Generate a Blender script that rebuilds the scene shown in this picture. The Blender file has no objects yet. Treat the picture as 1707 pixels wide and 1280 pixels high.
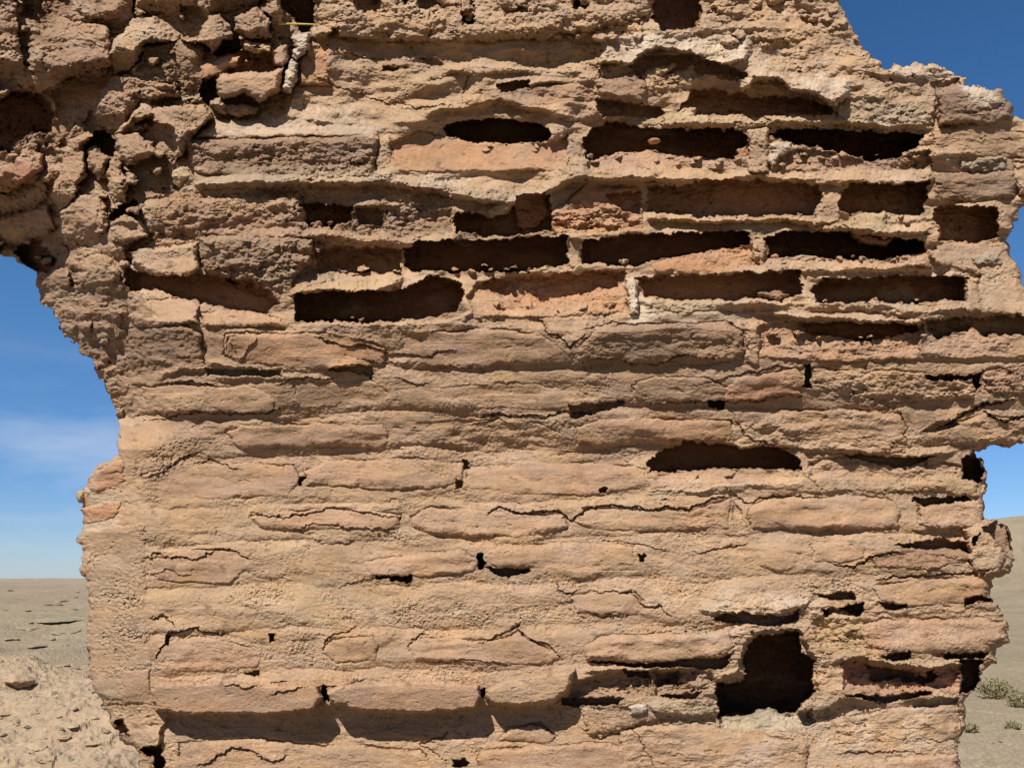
import bpy, math, random
import numpy as np

# ------------------------------------------------------------------ scene, camera
scene = bpy.context.scene
col = scene.collection
F = 1340.0
CX, CY = 853.5, 640.0
PITCH = math.radians(13.6)
CAM = np.array([0.0, -1.25, 1.5])
ct, st_ = math.cos(PITCH), math.sin(PITCH)

cam_d = bpy.data.cameras.new("camera")
cam_d.sensor_width = 36.0
cam_d.lens = 36.0 * F / 1707.0
cam_d.clip_start = 0.05
cam_d.clip_end = 20000.0
cam = bpy.data.objects.new("camera", cam_d)
cam.location = CAM
cam.rotation_euler = (math.pi / 2 + PITCH, 0, 0)
col.objects.link(cam)
scene.camera = cam


def ray(px, py):
    a = (px - CX) / F
    b = (CY - py) / F
    return a, ct - st_ * b, st_ + ct * b


# ------------------------------------------------------------------ noise
def _tab(seed):
    r = np.random.RandomState(seed)
    perm = r.permutation(512)
    ang = r.rand(512) * 2 * np.pi
    return perm, np.cos(ang).astype(np.float32), np.sin(ang).astype(np.float32)


_tabs = {}


def perlin(x, y, seed=0):
    if seed not in _tabs:
        _tabs[seed] = _tab(seed)
    perm, gx, gy = _tabs[seed]
    xi = np.floor(x).astype(np.int64)
    yi = np.floor(y).astype(np.int64)
    fx = (x - xi).astype(np.float32)
    fy = (y - yi).astype(np.float32)
    u = fx * fx * fx * (fx * (fx * 6 - 15) + 10)
    v = fy * fy * fy * (fy * (fy * 6 - 15) + 10)

    def g(ix, iy, dx, dy):
        h = perm[(perm[ix & 511] + iy) & 511]
        return gx[h] * dx + gy[h] * dy
    a = g(xi, yi, fx, fy)
    b = g(xi + 1, yi, fx - 1, fy)
    c = g(xi, yi + 1, fx, fy - 1)
    d = g(xi + 1, yi + 1, fx - 1, fy - 1)
    return ((a + u * (b - a)) * (1 - v) + (c + u * (d - c)) * v) * 1.5


def fbm(x, y, seed=0, octv=4, gain=0.5):
    out = 0
    amp = 1.0
    for o in range(octv):
        out = out + amp * perlin(x * 2.03 ** o + 17.3 * o, y * 2.03 ** o - 9.1 * o, seed + o)
        amp *= gain
    return out


def ridged(x, y, seed=0, octv=3, gain=0.5):
    out = 0
    amp = 1.0
    for o in range(octv):
        out = out + amp * (1 - 2 * np.abs(perlin(x * 2.03 ** o + 17.3 * o, y * 2.03 ** o, seed + o)))
        amp *= gain
    return out


def worley(x, y, seed=0):
    r = np.random.RandomState(seed + 900)
    jx = r.rand(256).astype(np.float32)
    jy = r.rand(256).astype(np.float32)
    perm = r.permutation(256)
    xi = np.floor(x).astype(np.int64)
    yi = np.floor(y).astype(np.int64)
    best = np.full(x.shape, 9.0, np.float32)
    second = np.full(x.shape, 9.0, np.float32)
    for dx in (-1, 0, 1):
        for dy in (-1, 0, 1):
            h = perm[(perm[(xi + dx) & 255] + yi + dy) & 255]
            d = (xi + dx + jx[h] - x) ** 2 + (yi + dy + jy[h] - y) ** 2
            second = np.minimum(second, np.maximum(best, d))
            best = np.minimum(best, d)
    return np.sqrt(best), np.sqrt(second)


def sstep(a, b, x):
    t = np.clip((x - a) / (b - a), 0, 1)
    return t * t * (3 - 2 * t)


# ------------------------------------------------------------------ wall grid (photograph units of about a millimetre on the wall face)
xs = np.concatenate([np.arange(-420, -24, 9.0), np.arange(-24, 1732, 1.5), np.arange(1732, 2150, 9.0)])
ys = np.concatenate([np.arange(-460, -24, 9.0), np.arange(-24, 1304, 1.5), 1304 + np.cumsum(9 * 1.07 ** np.arange(42))])
NX, NY = len(xs), len(ys)
X, Y = np.meshgrid(xs.astype(np.float32), ys.astype(np.float32))
WX = X + 4.5 * fbm(X / 75, Y / 45, 11, 2) + 3.2 * fbm(X / 17, Y / 12, 21, 2) + 1.5 * perlin(X / 5.5, Y / 4.5, 31)
WY = Y + 3.5 * fbm(X / 80, Y / 55, 41, 2) + 2.8 * fbm(X / 19, Y / 13, 51, 2) + 1.4 * perlin(X / 5.5, Y / 4.5, 61)

H = np.zeros_like(X)                       # relief toward the viewer, mm
R = np.full_like(X, 0.55)                  # coarse roughness weight
S_ = np.full_like(X, 0.35)                 # layered striation weight
G = np.full_like(X, 1.0)                   # grain weight
C = np.zeros(X.shape + (3,), np.float32)   # albedo
L = np.zeros(X.shape, np.int32)            # which part a spot belongs to
parts = [("masonry", None)]

COL = dict(
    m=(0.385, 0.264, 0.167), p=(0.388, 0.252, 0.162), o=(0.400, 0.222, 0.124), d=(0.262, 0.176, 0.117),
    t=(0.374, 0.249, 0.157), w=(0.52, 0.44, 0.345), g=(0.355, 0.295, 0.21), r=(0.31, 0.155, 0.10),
    h=(0.30, 0.172, 0.100), k=(0.308, 0.200, 0.130), b=(0.21, 0.118, 0.068), y=(0.39, 0.277, 0.162), e=(0.26, 0.215, 0.155))  # b: brown of socket interiors, kept dark to deepen their shade
C[:] = COL['m']


def pts(s):
    return np.array([[float(v) for v in q.split(',')] for q in s.split()], np.float32)


def window(p, pad):
    x0, y0 = p.min(0) - pad
    x1, y1 = p.max(0) + pad
    i0, i1 = np.searchsorted(ys, [y0, y1])
    j0, j1 = np.searchsorted(xs, [x0, x1])
    return slice(i0, i1), slice(j0, j1)


def sdf_poly(p, x, y):
    d = np.full(x.shape, 1e9, np.float32)
    ins = np.zeros(x.shape, bool)
    n = len(p)
    for i in range(n):
        ax, ay = p[i]
        bx, by = p[(i + 1) % n]
        ex, ey = bx - ax, by - ay
        wx, wy = x - ax, y - ay
        t = np.clip((wx * ex + wy * ey) / (ex * ex + ey * ey + 1e-9), 0, 1)
        d = np.minimum(d, (wx - ex * t) ** 2 + (wy - ey * t) ** 2)
        cond = ((ay <= y) & (by > y)) | ((by <= y) & (ay > y))
        xc = ax + (y - ay) * ex / (ey if abs(ey) > 1e-9 else 1e-9)
        ins ^= cond & (x < xc)
    d = np.sqrt(d)
    return np.where(ins, -d, d)


def S(s, lv, c=None, r=10, gx=0, gy=0, R_=None, st=None, gr=None, part=None, label=None, crack=0, cw=2.2, rnd=0, warp=1.0, cmix=1.0, rel=False, bow=0):
    """Set the wall to level lv (mm, + toward the viewer) inside outline s, rolled off over r at its rim."""
    p = pts(s)
    if len(p) == 2:
        (x0, y0), (x1, y1) = p
        q = min(rnd if rnd else 8, (y1 - y0) / 2.2, (x1 - x0) / 2.2)
        p = np.array([[x0 + q, y0], [x1 - q, y0], [x1, y0 + q], [x1, y1 - q], [x1 - q, y1], [x0 + q, y1], [x0, y1 - q], [x0, y0 + q]], np.float32)
    w = window(p, 14)
    x = X[w] + (WX[w] - X[w]) * warp
    y = Y[w] + (WY[w] - Y[w]) * warp
    sd = sdf_poly(p, x, y)
    if lv < -30 and not rel:
        sd = sd + 2.6 * fbm(x / 15, y / 11, 74, 3)
    e = np.clip(-sd / (r * (1.3 if part == 'brick' else 1)), 0, 1)
    a = np.sqrt(np.clip(1 - (1 - e) ** 2, 0, 1))
    cx, cy = p.mean(0)
    lev = lv + gx * (x - cx) / 100 + gy * (y - cy) / 100
    if part == 'brick' and 0 < lv < 20 and not gy:
        lev = lev * np.clip(1.0 + 0.4 * fbm(x / 85, y / 32, 72, 2), 0.6, 1.4)
    if bow:
        hy = (p[:, 1].max() - p[:, 1].min()) / 2 + 1
        lev = lev - bow * ((y - cy) / hy) ** 2
    if rel:
        lev = lev + H[w]
    H[w] = H[w] * (1 - a) + lev * a
    if crack:
        m = np.clip(0.5 + 1.4 * perlin(x / 55, y / 40, 71), 0, 1)
        H[w] -= crack * m * np.exp(-(sd / cw) ** 2) * (0.45 + 1.1 * sstep(cy + 6, cy - 6, y))
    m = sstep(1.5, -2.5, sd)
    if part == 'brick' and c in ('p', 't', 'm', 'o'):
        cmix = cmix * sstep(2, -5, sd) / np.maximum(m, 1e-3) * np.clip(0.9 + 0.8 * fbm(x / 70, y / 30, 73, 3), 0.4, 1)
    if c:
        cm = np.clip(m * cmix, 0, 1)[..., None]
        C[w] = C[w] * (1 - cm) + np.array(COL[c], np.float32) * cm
    for fld, v in ((R, R_), (S_, st), (G, gr)):
        if v is not None:
            fld[w] = fld[w] * (1 - m) + v * m
    if part:
        parts.append((part, label))
        Lw = L[w]
        Lw[sd < 0] = len(parts) - 1
    elif lv < -30 and not rel:
        Lw = L[w]
        Lw[sd < 0] = 0
    return sd


def rock(s, lv, c='k', gx=0, gy=0, seed=0, R_=0.6, gr=1.3, part=None, label=None, base=70, cmix=0.8, warp=0.9, turn=0.62):
    """A broken block: tilted top, a lower face turned down, sides falling away; it covers only what lies behind it."""
    p = pts(s)
    rr = np.random.RandomState(seed + int(abs(p[0, 0] * 7 + p[0, 1] * 13)))
    w = window(p, 12)
    x = X[w] + (WX[w] - X[w]) * warp
    y = Y[w] + (WY[w] - Y[w]) * warp
    sd = sdf_poly(p, x, y)
    cx, cy = p.mean(0)
    top = lv + gx * (x - cx) / 100 + gy * (y - cy) / 100
    hy = (p[:, 1].max() - p[:, 1].min())
    hx = (p[:, 0].max() - p[:, 0].min())
    yb = p[:, 1].min() + hy * (turn + 0.12 * (rr.rand() - 0.5)) + (rr.rand() - 0.5) * 0.5 * (x - cx)
    low = lv + gy * (yb - cy) / 100 - (1.0 + 0.7 * rr.rand()) * (y - yb)
    xr = p[:, 0].min() + hx * (0.70 + 0.25 * rr.rand()) + (rr.rand() - 0.5) * 0.9 * (y - cy)
    rgt = top - (0.7 + 0.6 * rr.rand()) * (x - xr)
    h = np.minimum(np.minimum(top, low), rgt)
    side = np.full(x.shape, 1e9, np.float32)
    n = len(p)
    for i in range(n):
        ax, ay = p[i]
        bx, by = p[(i + 1) % n]
        ex, ey = bx - ax, by - ay
        t = np.clip(((x - ax) * ex + (y - ay) * ey) / (ex * ex + ey * ey + 1e-6), 0, 1)
        d = np.hypot(x - ax - ex * t, y - ay - ey * t)
        side = np.minimum(side, (2.2 + 4.5 * rr.rand()) * d)
    h = np.minimum(h, lv - base * 0.45 + side)
    sel = (sd < 0) & (h > H[w])
    H[w] = np.where(sel, h, H[w])
    cm = np.where(sel, cmix, 0)[..., None]
    C[w] = C[w] * (1 - cm) + np.array(COL[c], np.float32) * cm
    R[w] = np.where(sel, R_, R[w])
    G[w] = np.where(sel, gr, G[w])
    S_[w] = np.where(sel, 0.25, S_[w])
    Lw = L[w]
    if part:
        parts.append((part, label))
        Lw[sel] = len(parts) - 1
    else:
        Lw[sel] = 0


def B(s, lv=7, c='p', r=5, st=0.8, R_=0.18, gr=0.42, crack=4.5, cw=1.7, label=None, **k):
    return S(s, lv, c, r=min(r, 9), st=st, R_=R_, gr=gr, crack=crack, cw=cw, part='brick', label=label, warp=0.8, **k)


def lipline(s, h, wa=30, wb=8, p=1.6, c=None, cm=0.8, fade=18):
    """A ledge: rises over wa above the lip line to h, then falls back within wb below it."""
    q = pts(s)
    w = window(q, max(wa, wb) + 12)
    x, y = WX[w], WY[w]
    yl = np.interp(x, q[:, 0], q[:, 1])
    v = y - yl
    f = sstep(q[0, 0] - 2, q[0, 0] + fade, x) * sstep(q[-1, 0] + 2, q[-1, 0] - fade, x)
    up = np.where(v <= 0, np.clip(1 + v / wa, 0, 1) ** p, 0)
    dn = np.where(v > 0, np.clip(1 - v / wb, 0, 1) ** 0.7, 0)
    H[w] += h * f * (up + dn)
    if c:
        m = (f * np.clip((up + dn) * 1.6, 0, 1) * cm)[..., None]
        C[w] = C[w] * (1 - m) + np.array(COL[c], np.float32) * m


def K(s, d=7, wd=2.0, fl=2.5, fw=26, jag=1.0):
    """A crack along line s; the flake above it stands fl proud and thins out over fw."""
    q = pts(s)
    w = window(q, 34)
    x = X[w] + (WX[w] - X[w]) * 1.25 * jag
    y = Y[w] + (WY[w] - Y[w]) * 1.25 * jag
    best = np.full(x.shape, 1e9, np.float32)
    tt = np.zeros(x.shape, np.float32)
    for i in range(len(q) - 1):
        ax, ay = q[i]
        bx, by = q[i + 1]
        ex, ey = bx - ax, by - ay
        t = np.clip(((x - ax) * ex + (y - ay) * ey) / (ex * ex + ey * ey + 1e-6), 0, 1)
        dd = np.hypot(x - ax - ex * t, y - ay - ey * t)
        sel = dd < best
        best = np.where(sel, dd, best)
        tt = np.where(sel, (i + t) / (len(q) - 1), tt)
    taper = np.clip(4 * np.minimum(tt, 1 - tt), 0.25, 1)
    d = d * 0.85
    wdt = 0.72 * wd * (0.7 + 0.6 * np.clip(perlin(x / 30, y / 30, 77) + 0.4, 0, 1)) * taper
    if abs(q[-1, 0] - q[0, 0]) > 12 and fl:
        o = np.argsort(q[:, 0])
        yl = np.interp(x, q[o, 0], q[o, 1])
        f = sstep(q[:, 0].min() - 8, q[:, 0].min() + 12, x) * sstep(q[:, 0].max() + 8, q[:, 0].max() - 12, x)
        H[w] += np.where(y < yl, fl * f * np.exp((y - yl) / fw), 0)
    H[w] -= d * np.clip(1.25 - best / wdt, 0, 1)


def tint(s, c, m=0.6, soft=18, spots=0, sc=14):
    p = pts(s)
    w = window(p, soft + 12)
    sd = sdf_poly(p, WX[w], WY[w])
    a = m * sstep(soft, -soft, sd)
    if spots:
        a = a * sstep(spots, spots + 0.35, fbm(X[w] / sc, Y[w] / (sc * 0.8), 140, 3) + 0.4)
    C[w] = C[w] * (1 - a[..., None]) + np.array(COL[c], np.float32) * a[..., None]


def rough(s, v=None, gr=None, st=None, soft=20):
    p = pts(s)
    w = window(p, soft + 12)
    a = sstep(soft, -soft, sdf_poly(p, WX[w], WY[w]))
    for fld, q in ((R, v), (G, gr), (S_, st)):
        if q is not None:
            fld[w] = fld[w] * (1 - a) + q * a


# ================================================================== the wall, traced course by course
# ---- broad form and surface character
rough("-420,-460 480,-460 530,60 520,110 470,190 330,240 310,300 330,420 210,470 214,700 140,640 0,440 -420,300", v=1.5, gr=1.6, st=0.1)
rough("525,-460 1400,-460 1400,60 1090,70 1010,60 880,80 540,75", v=1.35, gr=1.5, st=0.1)
rough("540,75 1000,70 990,130 760,190 540,170", v=0.65, gr=1.3, st=0.9)
rough("1180,-300 1420,-300 1470,110 1240,110", v=0.9, gr=1.4, st=0.2)
rough("240,300 760,300 760,400 670,420 480,500 330,400 230,380", v=1.25, gr=1.5, st=0.6)
rough("980,60 1560,90 1560,300 980,200", v=1.1, gr=1.5, st=0.4)
rough("1100,980 1700,960 1690,1170 1380,1160 1180,1120", v=0.9, gr=1.2, st=0.8)
rough("210,620 1640,600 1640,980 210,1050", v=0.35, gr=1.0, st=0.85)
rough("240,960 1180,960 1180,1140 250,1140", v=0.3, gr=1.35, st=0.4)
rough("130,880 240,880 240,1180 150,1160", v=0.35, gr=1.9, st=0.0)
rough("950,1170 1600,1170 1600,1290 900,1290", v=0.45, gr=1.3, st=0.4)
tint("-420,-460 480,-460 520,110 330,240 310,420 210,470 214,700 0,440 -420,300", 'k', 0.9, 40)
tint("210,540 1640,520 1640,740 900,770 210,740", 'k', 0.45, 40)  # shade of this downward-leaning band deepened by a brown tint in the colour
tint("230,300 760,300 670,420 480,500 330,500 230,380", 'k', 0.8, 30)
tint("1000,60 1240,60 1440,130 1560,200 1300,140 1100,90", 'w', 0.45, 25, 0.35, 20)
tint("230,850 620,860 640,1080 250,1060", 'y', 0.35, 40)

cb = np.array([470, 540, 612, 690, 755, 836, 897, 968, 1042, 1112, 1196, 1260, 1340], np.float32)
yy_ = WY + 14 * fbm(X / 240, Y / 300, 131, 2) + 0.012 * (X - 900)
ci = np.clip(np.searchsorted(cb, yy_.ravel()).reshape(X.shape), 1, len(cb) - 1)
u_ = (yy_ - cb[ci - 1]) / (cb[ci] - cb[ci - 1]) * 2 - 1
H += 7 * np.clip(1 - np.abs(u_) ** 3.2, 0, 1) * sstep(530, 570, Y) * sstep(1330, 1290, Y) * sstep(225, 260, X) * np.clip(0.7 + 0.7 * fbm(X / 160, Y / 70, 132, 2), 0.1, 1.3)
H0 = H.copy()
# broad erosion of the upper half
H += sstep(600, 480, Y) * sstep(300, 420, X) * (16 * fbm(X / 170, Y / 60, 133, 3) + 8 * fbm(X / 60, Y / 26, 136, 2))

# ---- upper left rubble: broken blocks set at all angles in the arch haunch
def blk(s, lv, c='k', gx=0, gy=0, r=10, rg=1.2, nm='rubble_stone', label=None, **k):
    rock(s, lv * 1.15 + 2, c, gx=gx * 1.6, gy=gy * 1.5 + 6, R_=rg * 1.0, gr=2.0, part=nm, label=label, **k)

S("-420,-460 500,-460 520,60 480,190 330,240 300,330 205,470 60,450 -420,300", -26, None, r=30)
rs = random.Random(11)
for k in range(420):
    bx, by = rs.uniform(-320, 500), rs.uniform(-220, 700)
    xlim = np.interp(by, [-220, 60, 230, 330, 470, 700], [480, 460, 300, 290, 205, 205])
    if bx > xlim:
        continue
    rad_ = rs.choice((10, 13, 16, 20, 26, 34))
    a0_ = rs.uniform(0, 6.3)
    n_ = rs.choice((5, 6, 7))
    q_ = ' '.join('%.1f,%.1f' % (bx + rad_ * rs.uniform(0.7, 1.15) * 1.3 * math.cos(a0_ + i * 6.283 / n_), by + rad_ * rs.uniform(0.65, 1.1) * math.sin(a0_ + i * 6.283 / n_)) for i in range(n_))
    rock(q_, rs.uniform(-24, 10) + (6 if by > 420 else 0), rs.choice('kkkmdtkp'), gx=rs.uniform(-60, 40), gy=rs.uniform(-40, 60), seed=k, R_=rs.uniform(0.5, 1.2), cmix=0.6, gr=2.0)
blk("0,-60 26,10 32,59 38,117 26,158 -60,162 -160,80 -120,-60", 26, gx=-14, gy=-10)
S("26,-80 123,-80 123,18 88,29 79,50 32,26", -85, 'b', r=7, gr=0.8)
blk("50,76 97,35 176,41 187,70 187,111 123,123 100,138 67,155 47,111", 34, gx=8, gy=18, rg=1.4)
blk("128,-60 215,-70 224,30 180,82 150,50 126,20", 14, gx=10, gy=16)
blk("176,85 223,32 264,29 296,44 296,67 246,73 217,117 193,123", 30, 'm', gx=-8, gy=34, rg=1.0)
S("220,112 246,74 296,66 343,79 343,104 328,141 299,146 246,129", -2, 'd', r=16, gx=-14, gy=-26, R_=1.3, part='rubble_stone', label='rough shadow side of the pale block, darkened in colour, in the upper left rubble')  # block's shadow side; the shade is put into the dark brown
S("240,82 292,70 292,104 226,124", -8, 'b', r=12, cmix=0.6)
blk("296,67 325,64 351,23 369,23 390,56 357,88 357,97 343,76", 30, 'm', gx=8, gy=16, rg=0.8)
blk("226,-60 330,-70 330,20 300,42 262,26 226,28", 16, 'm', gx=4, gy=22)
S("300,8 330,10 345,30 322,62 298,58 300,40", -26, 'd', r=10)
blk("335,-70 420,-80 432,18 400,20 372,20 350,20", 22, gx=-5, gy=14)
blk("392,30 430,12 452,40 448,62 410,66 392,52", 26, 'p', gx=0, gy=14, rg=0.8)
blk("430,-40 455,-40 472,20 470,52 458,56 446,20", 22, 'm', gx=12, gy=0, rg=0.7)
S("-420,120 -60,170 0,164 35,146 64,155 80,160 90,185 82,223 53,223 18,252 -60,262 -420,240", -210, 'b', r=9, gr=0.8)
S("88,150 141,123 176,126 187,132 152,182 117,211 98,246 86,225 92,180", -34, 'o', r=12, gx=12, gy=40, cmix=0.45, R_=0.5)
blk("164,164 187,126 223,129 293,141 302,161 234,167 205,223 170,211 155,190", 20, gx=4, gy=14, rg=1.5)
blk("190,223 234,173 343,176 354,193 322,228 305,255 293,269 268,240 250,192 226,205 210,226", 30, 'm', gx=0, gy=6, rg=0.9)
S("236,190 262,202 292,214 298,245 284,320 268,262 262,250", -16, 'd', r=14, cmix=0.6)
blk("190,226 228,222 264,255 258,264 217,275 199,264", 34, gx=5, gy=8, r=9)
S("217,275 264,258 281,264 284,322 223,331", -28, 'd', r=8, gx=0, gy=-10, part='rubble_stone', label='shaded flat slab set back under the overhanging rubble', R_=0.4)  # slab under the overhang; its shade is put into the dark colour
blk("97,293 117,234 146,220 173,226 144,246 144,293 129,322 103,351 85,328", 20, 'p', gx=10, gy=4, rg=0.9)
S("146,243 158,217 173,214 196,243 190,261 179,264", -90, 'b', r=6)
blk("146,249 158,246 182,264 176,293 164,299 146,281", 24, 'k', gx=6, gy=8, r=9)
blk("176,293 187,264 202,269 211,311 211,349 190,349", 28, 'm', gx=4, gy=2, r=12)
blk("-60,300 0,287 50,243 70,258 70,281 47,302 18,318 -60,330", 26, 'r', gx=4, gy=14, rg=0.7, nm='brick', label='broken dark red brick at the left edge of the arch')
blk("-60,318 20,320 48,306 74,288 84,330 50,352 -60,360", 4, 'd', gx=2, gy=-8)
S("185,350 225,330 232,352 210,372 182,366", -70, 'b', r=6)
blk("184,372 206,358 238,368 252,392 214,410 190,400", 20, 'm', gx=6, gy=12, r=9)
blk("104,352 132,324 172,330 180,380 150,420 110,410 98,380", 10, 'p', gx=6, gy=4, rg=0.7)
blk("0,362 80,340 96,380 60,400 0,410 -80,400", 8, 'm', rg=0.9)
S("18,420 58,398 70,402 84,425 98,436 84,452 64,454 40,440", -80, 'b', r=7)
blk("62,458 96,446 130,456 128,476 80,486 64,480", 10, 'd', gx=4, gy=6)
S("115,450 132,448 134,472 118,478", -26, 'd', r=8)
blk("138,440 172,430 204,452 200,490 160,500 136,480", 8, 'm', rg=0.9)
blk("84,500 140,490 170,520 150,560 110,540", 6, 'k')
blk("150,510 205,500 214,560 180,590 150,570", 6, 'k')

rs = random.Random(7)
rs = random.Random(47)
for k in range(460):
    bx, by = rs.uniform(-200, 480), rs.uniform(-120, 700)
    xlim = np.interp(by, [-120, 60, 140, 230, 330, 470, 700], [470, 430, 340, 290, 280, 200, 200])
    if bx > xlim or (-200 < bx < 180 and 128 < by < 250) or (26 < bx < 123 and by < 45):
        continue
    rad_ = rs.choice((4, 5, 6, 8, 11))
    a0_ = rs.uniform(0, 6.3)
    q_ = ' '.join('%.1f,%.1f' % (bx + rad_ * rs.uniform(0.7, 1.2) * 1.3 * math.cos(a0_ + i * 1.047), by + rad_ * rs.uniform(0.65, 1.1) * math.sin(a0_ + i * 1.047)) for i in range(6))
    rock(q_, rs.uniform(-16, 30), rs.choice('kmtyk'), gx=rs.uniform(-40, 40), gy=rs.uniform(-30, 60), seed=k, R_=rs.uniform(0.7, 1.3), gr=2.0, base=36, cmix=0.5)
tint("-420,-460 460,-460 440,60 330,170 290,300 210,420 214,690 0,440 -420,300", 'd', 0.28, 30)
# rounded dark-edged void at the top with the broken bricks beside it
S("474,-120 528,-120 524,40 520,58 500,55 484,30 470,18", -150, 'b', r=7, gr=0.6)
S("334,132 360,124 364,164 351,180 331,160", -80, 'b', r=7)
S("372,68 398,60 402,88 368,96 352,92", -60, 'b', r=7)
B("334,111 363,100 381,88 407,91 410,108 381,117 340,138", 8, 'o', r=10, gy=8, label='small orange broken brick above the rounded brick in the rubble')
S("395,104 408,85 455,84 458,112 440,120 402,120", -46, 'o', r=7, cmix=0.6)
S("401,78 410,67 448,70 454,84 410,86", 18, 'm', r=8, part='rubble_stone')
B("452,80 478,72 484,100 474,116 456,112", 14, 'p', r=8)
B("360,138 369,123 400,119 451,118 474,111 469,152 434,174 404,158 375,167 360,158", 36, 'p', r=20, gy=6, R_=0.7, label='rounded pale brick bulging out beside the rubble')
S("390,165 404,159 424,170 436,178 400,180", -30, 'd', r=6)
S("352,168 368,160 378,176 374,194 360,190", 20, 'm', r=10, part='rubble_stone')
S("373,176 400,172 434,180 430,192 390,200 374,192", 10, 'm', r=8)
B("497,143 502,108 526,67 546,76 550,142", 0, 'o', r=8, gy=6, R_=1.0, label='soft orange brick end beside the white mortar')
S("486,58 517,54 517,76 497,102 488,94", 26, 'w', r=9, cmix=0.7, part='rubble_stone', label='pale mortar lump under the straw')
S("470,142 485,99 501,104 488,155 467,156", 20, 'w', r=8, cmix=0.8, part='rubble_stone', label='white upright mortar sliver')

# ---- top band: lumpy conglomerate and the ledges below it
S("528,-460 1084,-460 1084,30 1010,50 880,66 700,70 560,64 530,60", 16, None, r=30, gy=10)
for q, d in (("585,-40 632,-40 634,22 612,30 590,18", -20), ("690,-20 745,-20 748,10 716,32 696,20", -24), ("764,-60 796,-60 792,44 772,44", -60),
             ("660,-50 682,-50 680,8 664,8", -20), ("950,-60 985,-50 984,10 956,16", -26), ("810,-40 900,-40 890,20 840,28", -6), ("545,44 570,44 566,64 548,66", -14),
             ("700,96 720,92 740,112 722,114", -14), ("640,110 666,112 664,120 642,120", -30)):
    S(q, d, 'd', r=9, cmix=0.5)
rs = random.Random(23)
for k in range(330):
    right = k % 3 == 0
    bx, by = (rs.uniform(1180, 1450), rs.uniform(-200, 80)) if right else (rs.uniform(535, 1080), rs.uniform(-120, 62))
    if right and by < (bx - 1390) * 1.3:
        continue
    rad_ = rs.choice((6, 8, 10, 13, 17))
    a0_ = rs.uniform(0, 6.3)
    q_ = ' '.join('%.1f,%.1f' % (bx + rad_ * rs.uniform(0.7, 1.2) * 1.2 * math.cos(a0_ + i * 1.047), by + rad_ * rs.uniform(0.65, 1.1) * math.sin(a0_ + i * 1.047)) for i in range(6))
    rock(q_, rs.uniform(6, 24) if not right else rs.uniform(2, 12), 'm', gx=rs.uniform(-40, 40), gy=rs.uniform(-10, 70), seed=k, R_=rs.uniform(0.6, 1.2), base=30, cmix=0.3)
S("1086,-130 1174,-130 1172,30 1160,54 1100,52 1088,34", -140, 'b', r=6, gr=0.6)
lipline("995,120 1010,98 1050,104 1075,84 1100,78 1150,82 1168,98 1200,106 1240,92 1256,80", 30, wa=50, wb=7, c='w', cm=0.5)
lipline("1230,150 1260,128 1300,128 1320,148 1360,154 1390,168 1420,150", 44, wa=44, wb=9, c='w', cm=0.25)
lipline("700,128 790,112 900,118 990,124", 14, wa=26, wb=10)
lipline("780,150 850,146 930,134 1000,130", 9, wa=16, wb=7)
S("1050,110 1072,92 1158,92 1236,114 1250,126 1230,132 1150,124 1064,128", -20, 'd', r=8, gy=0)  # shadow band under the first ledge, recessed and also coloured dark
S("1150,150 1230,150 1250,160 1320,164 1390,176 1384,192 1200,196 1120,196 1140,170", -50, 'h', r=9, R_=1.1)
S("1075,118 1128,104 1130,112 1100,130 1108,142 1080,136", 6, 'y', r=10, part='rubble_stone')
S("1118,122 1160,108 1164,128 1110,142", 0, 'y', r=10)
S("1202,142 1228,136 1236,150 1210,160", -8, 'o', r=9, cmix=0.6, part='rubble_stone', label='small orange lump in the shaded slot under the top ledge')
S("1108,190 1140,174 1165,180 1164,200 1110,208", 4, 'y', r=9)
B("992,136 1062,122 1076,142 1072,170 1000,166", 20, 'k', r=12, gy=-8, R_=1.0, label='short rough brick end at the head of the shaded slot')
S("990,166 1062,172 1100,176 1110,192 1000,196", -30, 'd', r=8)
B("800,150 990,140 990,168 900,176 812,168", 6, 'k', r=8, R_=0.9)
S("826,140 880,136 884,148 834,156", -22, 'd', r=6)  # shading under the rounded brick layer, put in as a dark-coloured recess
lipline("1100,204 1200,206 1300,202 1400,200 1480,208 1560,205", 18, wa=20, wb=10, c='y', cm=0.4)
B("1562,150 1600,142 1660,152 1688,176 1690,196 1650,208 1566,206", 24, 'd', r=14, gy=-10, R_=0.9, label='dark rounded brick with a white cap, highest on the right')
tint("1600,140 1640,142 1668,168 1660,182 1630,176 1612,160", 'w', 0.8, 8)
tint("1500,108 1600,118 1590,136 1530,136 1480,130", 'w', 0.6, 10)
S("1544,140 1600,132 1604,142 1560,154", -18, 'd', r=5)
S("1400,170 1440,160 1480,172 1560,160 1558,204 1480,210 1390,200", 12, 'g', r=14, R_=1.2, gr=1.8, cmix=0.4)
tint("1440,176 1540,170 1540,206 1450,206", 'e', 0.6, 8, 0.3, 9)
tint("1030,66 1100,62 1090,86 1050,90", 'w', 0.7, 8)
tint("1150,66 1250,62 1240,100 1180,104", 'w', 0.65, 8, 0.25, 12)

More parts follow.
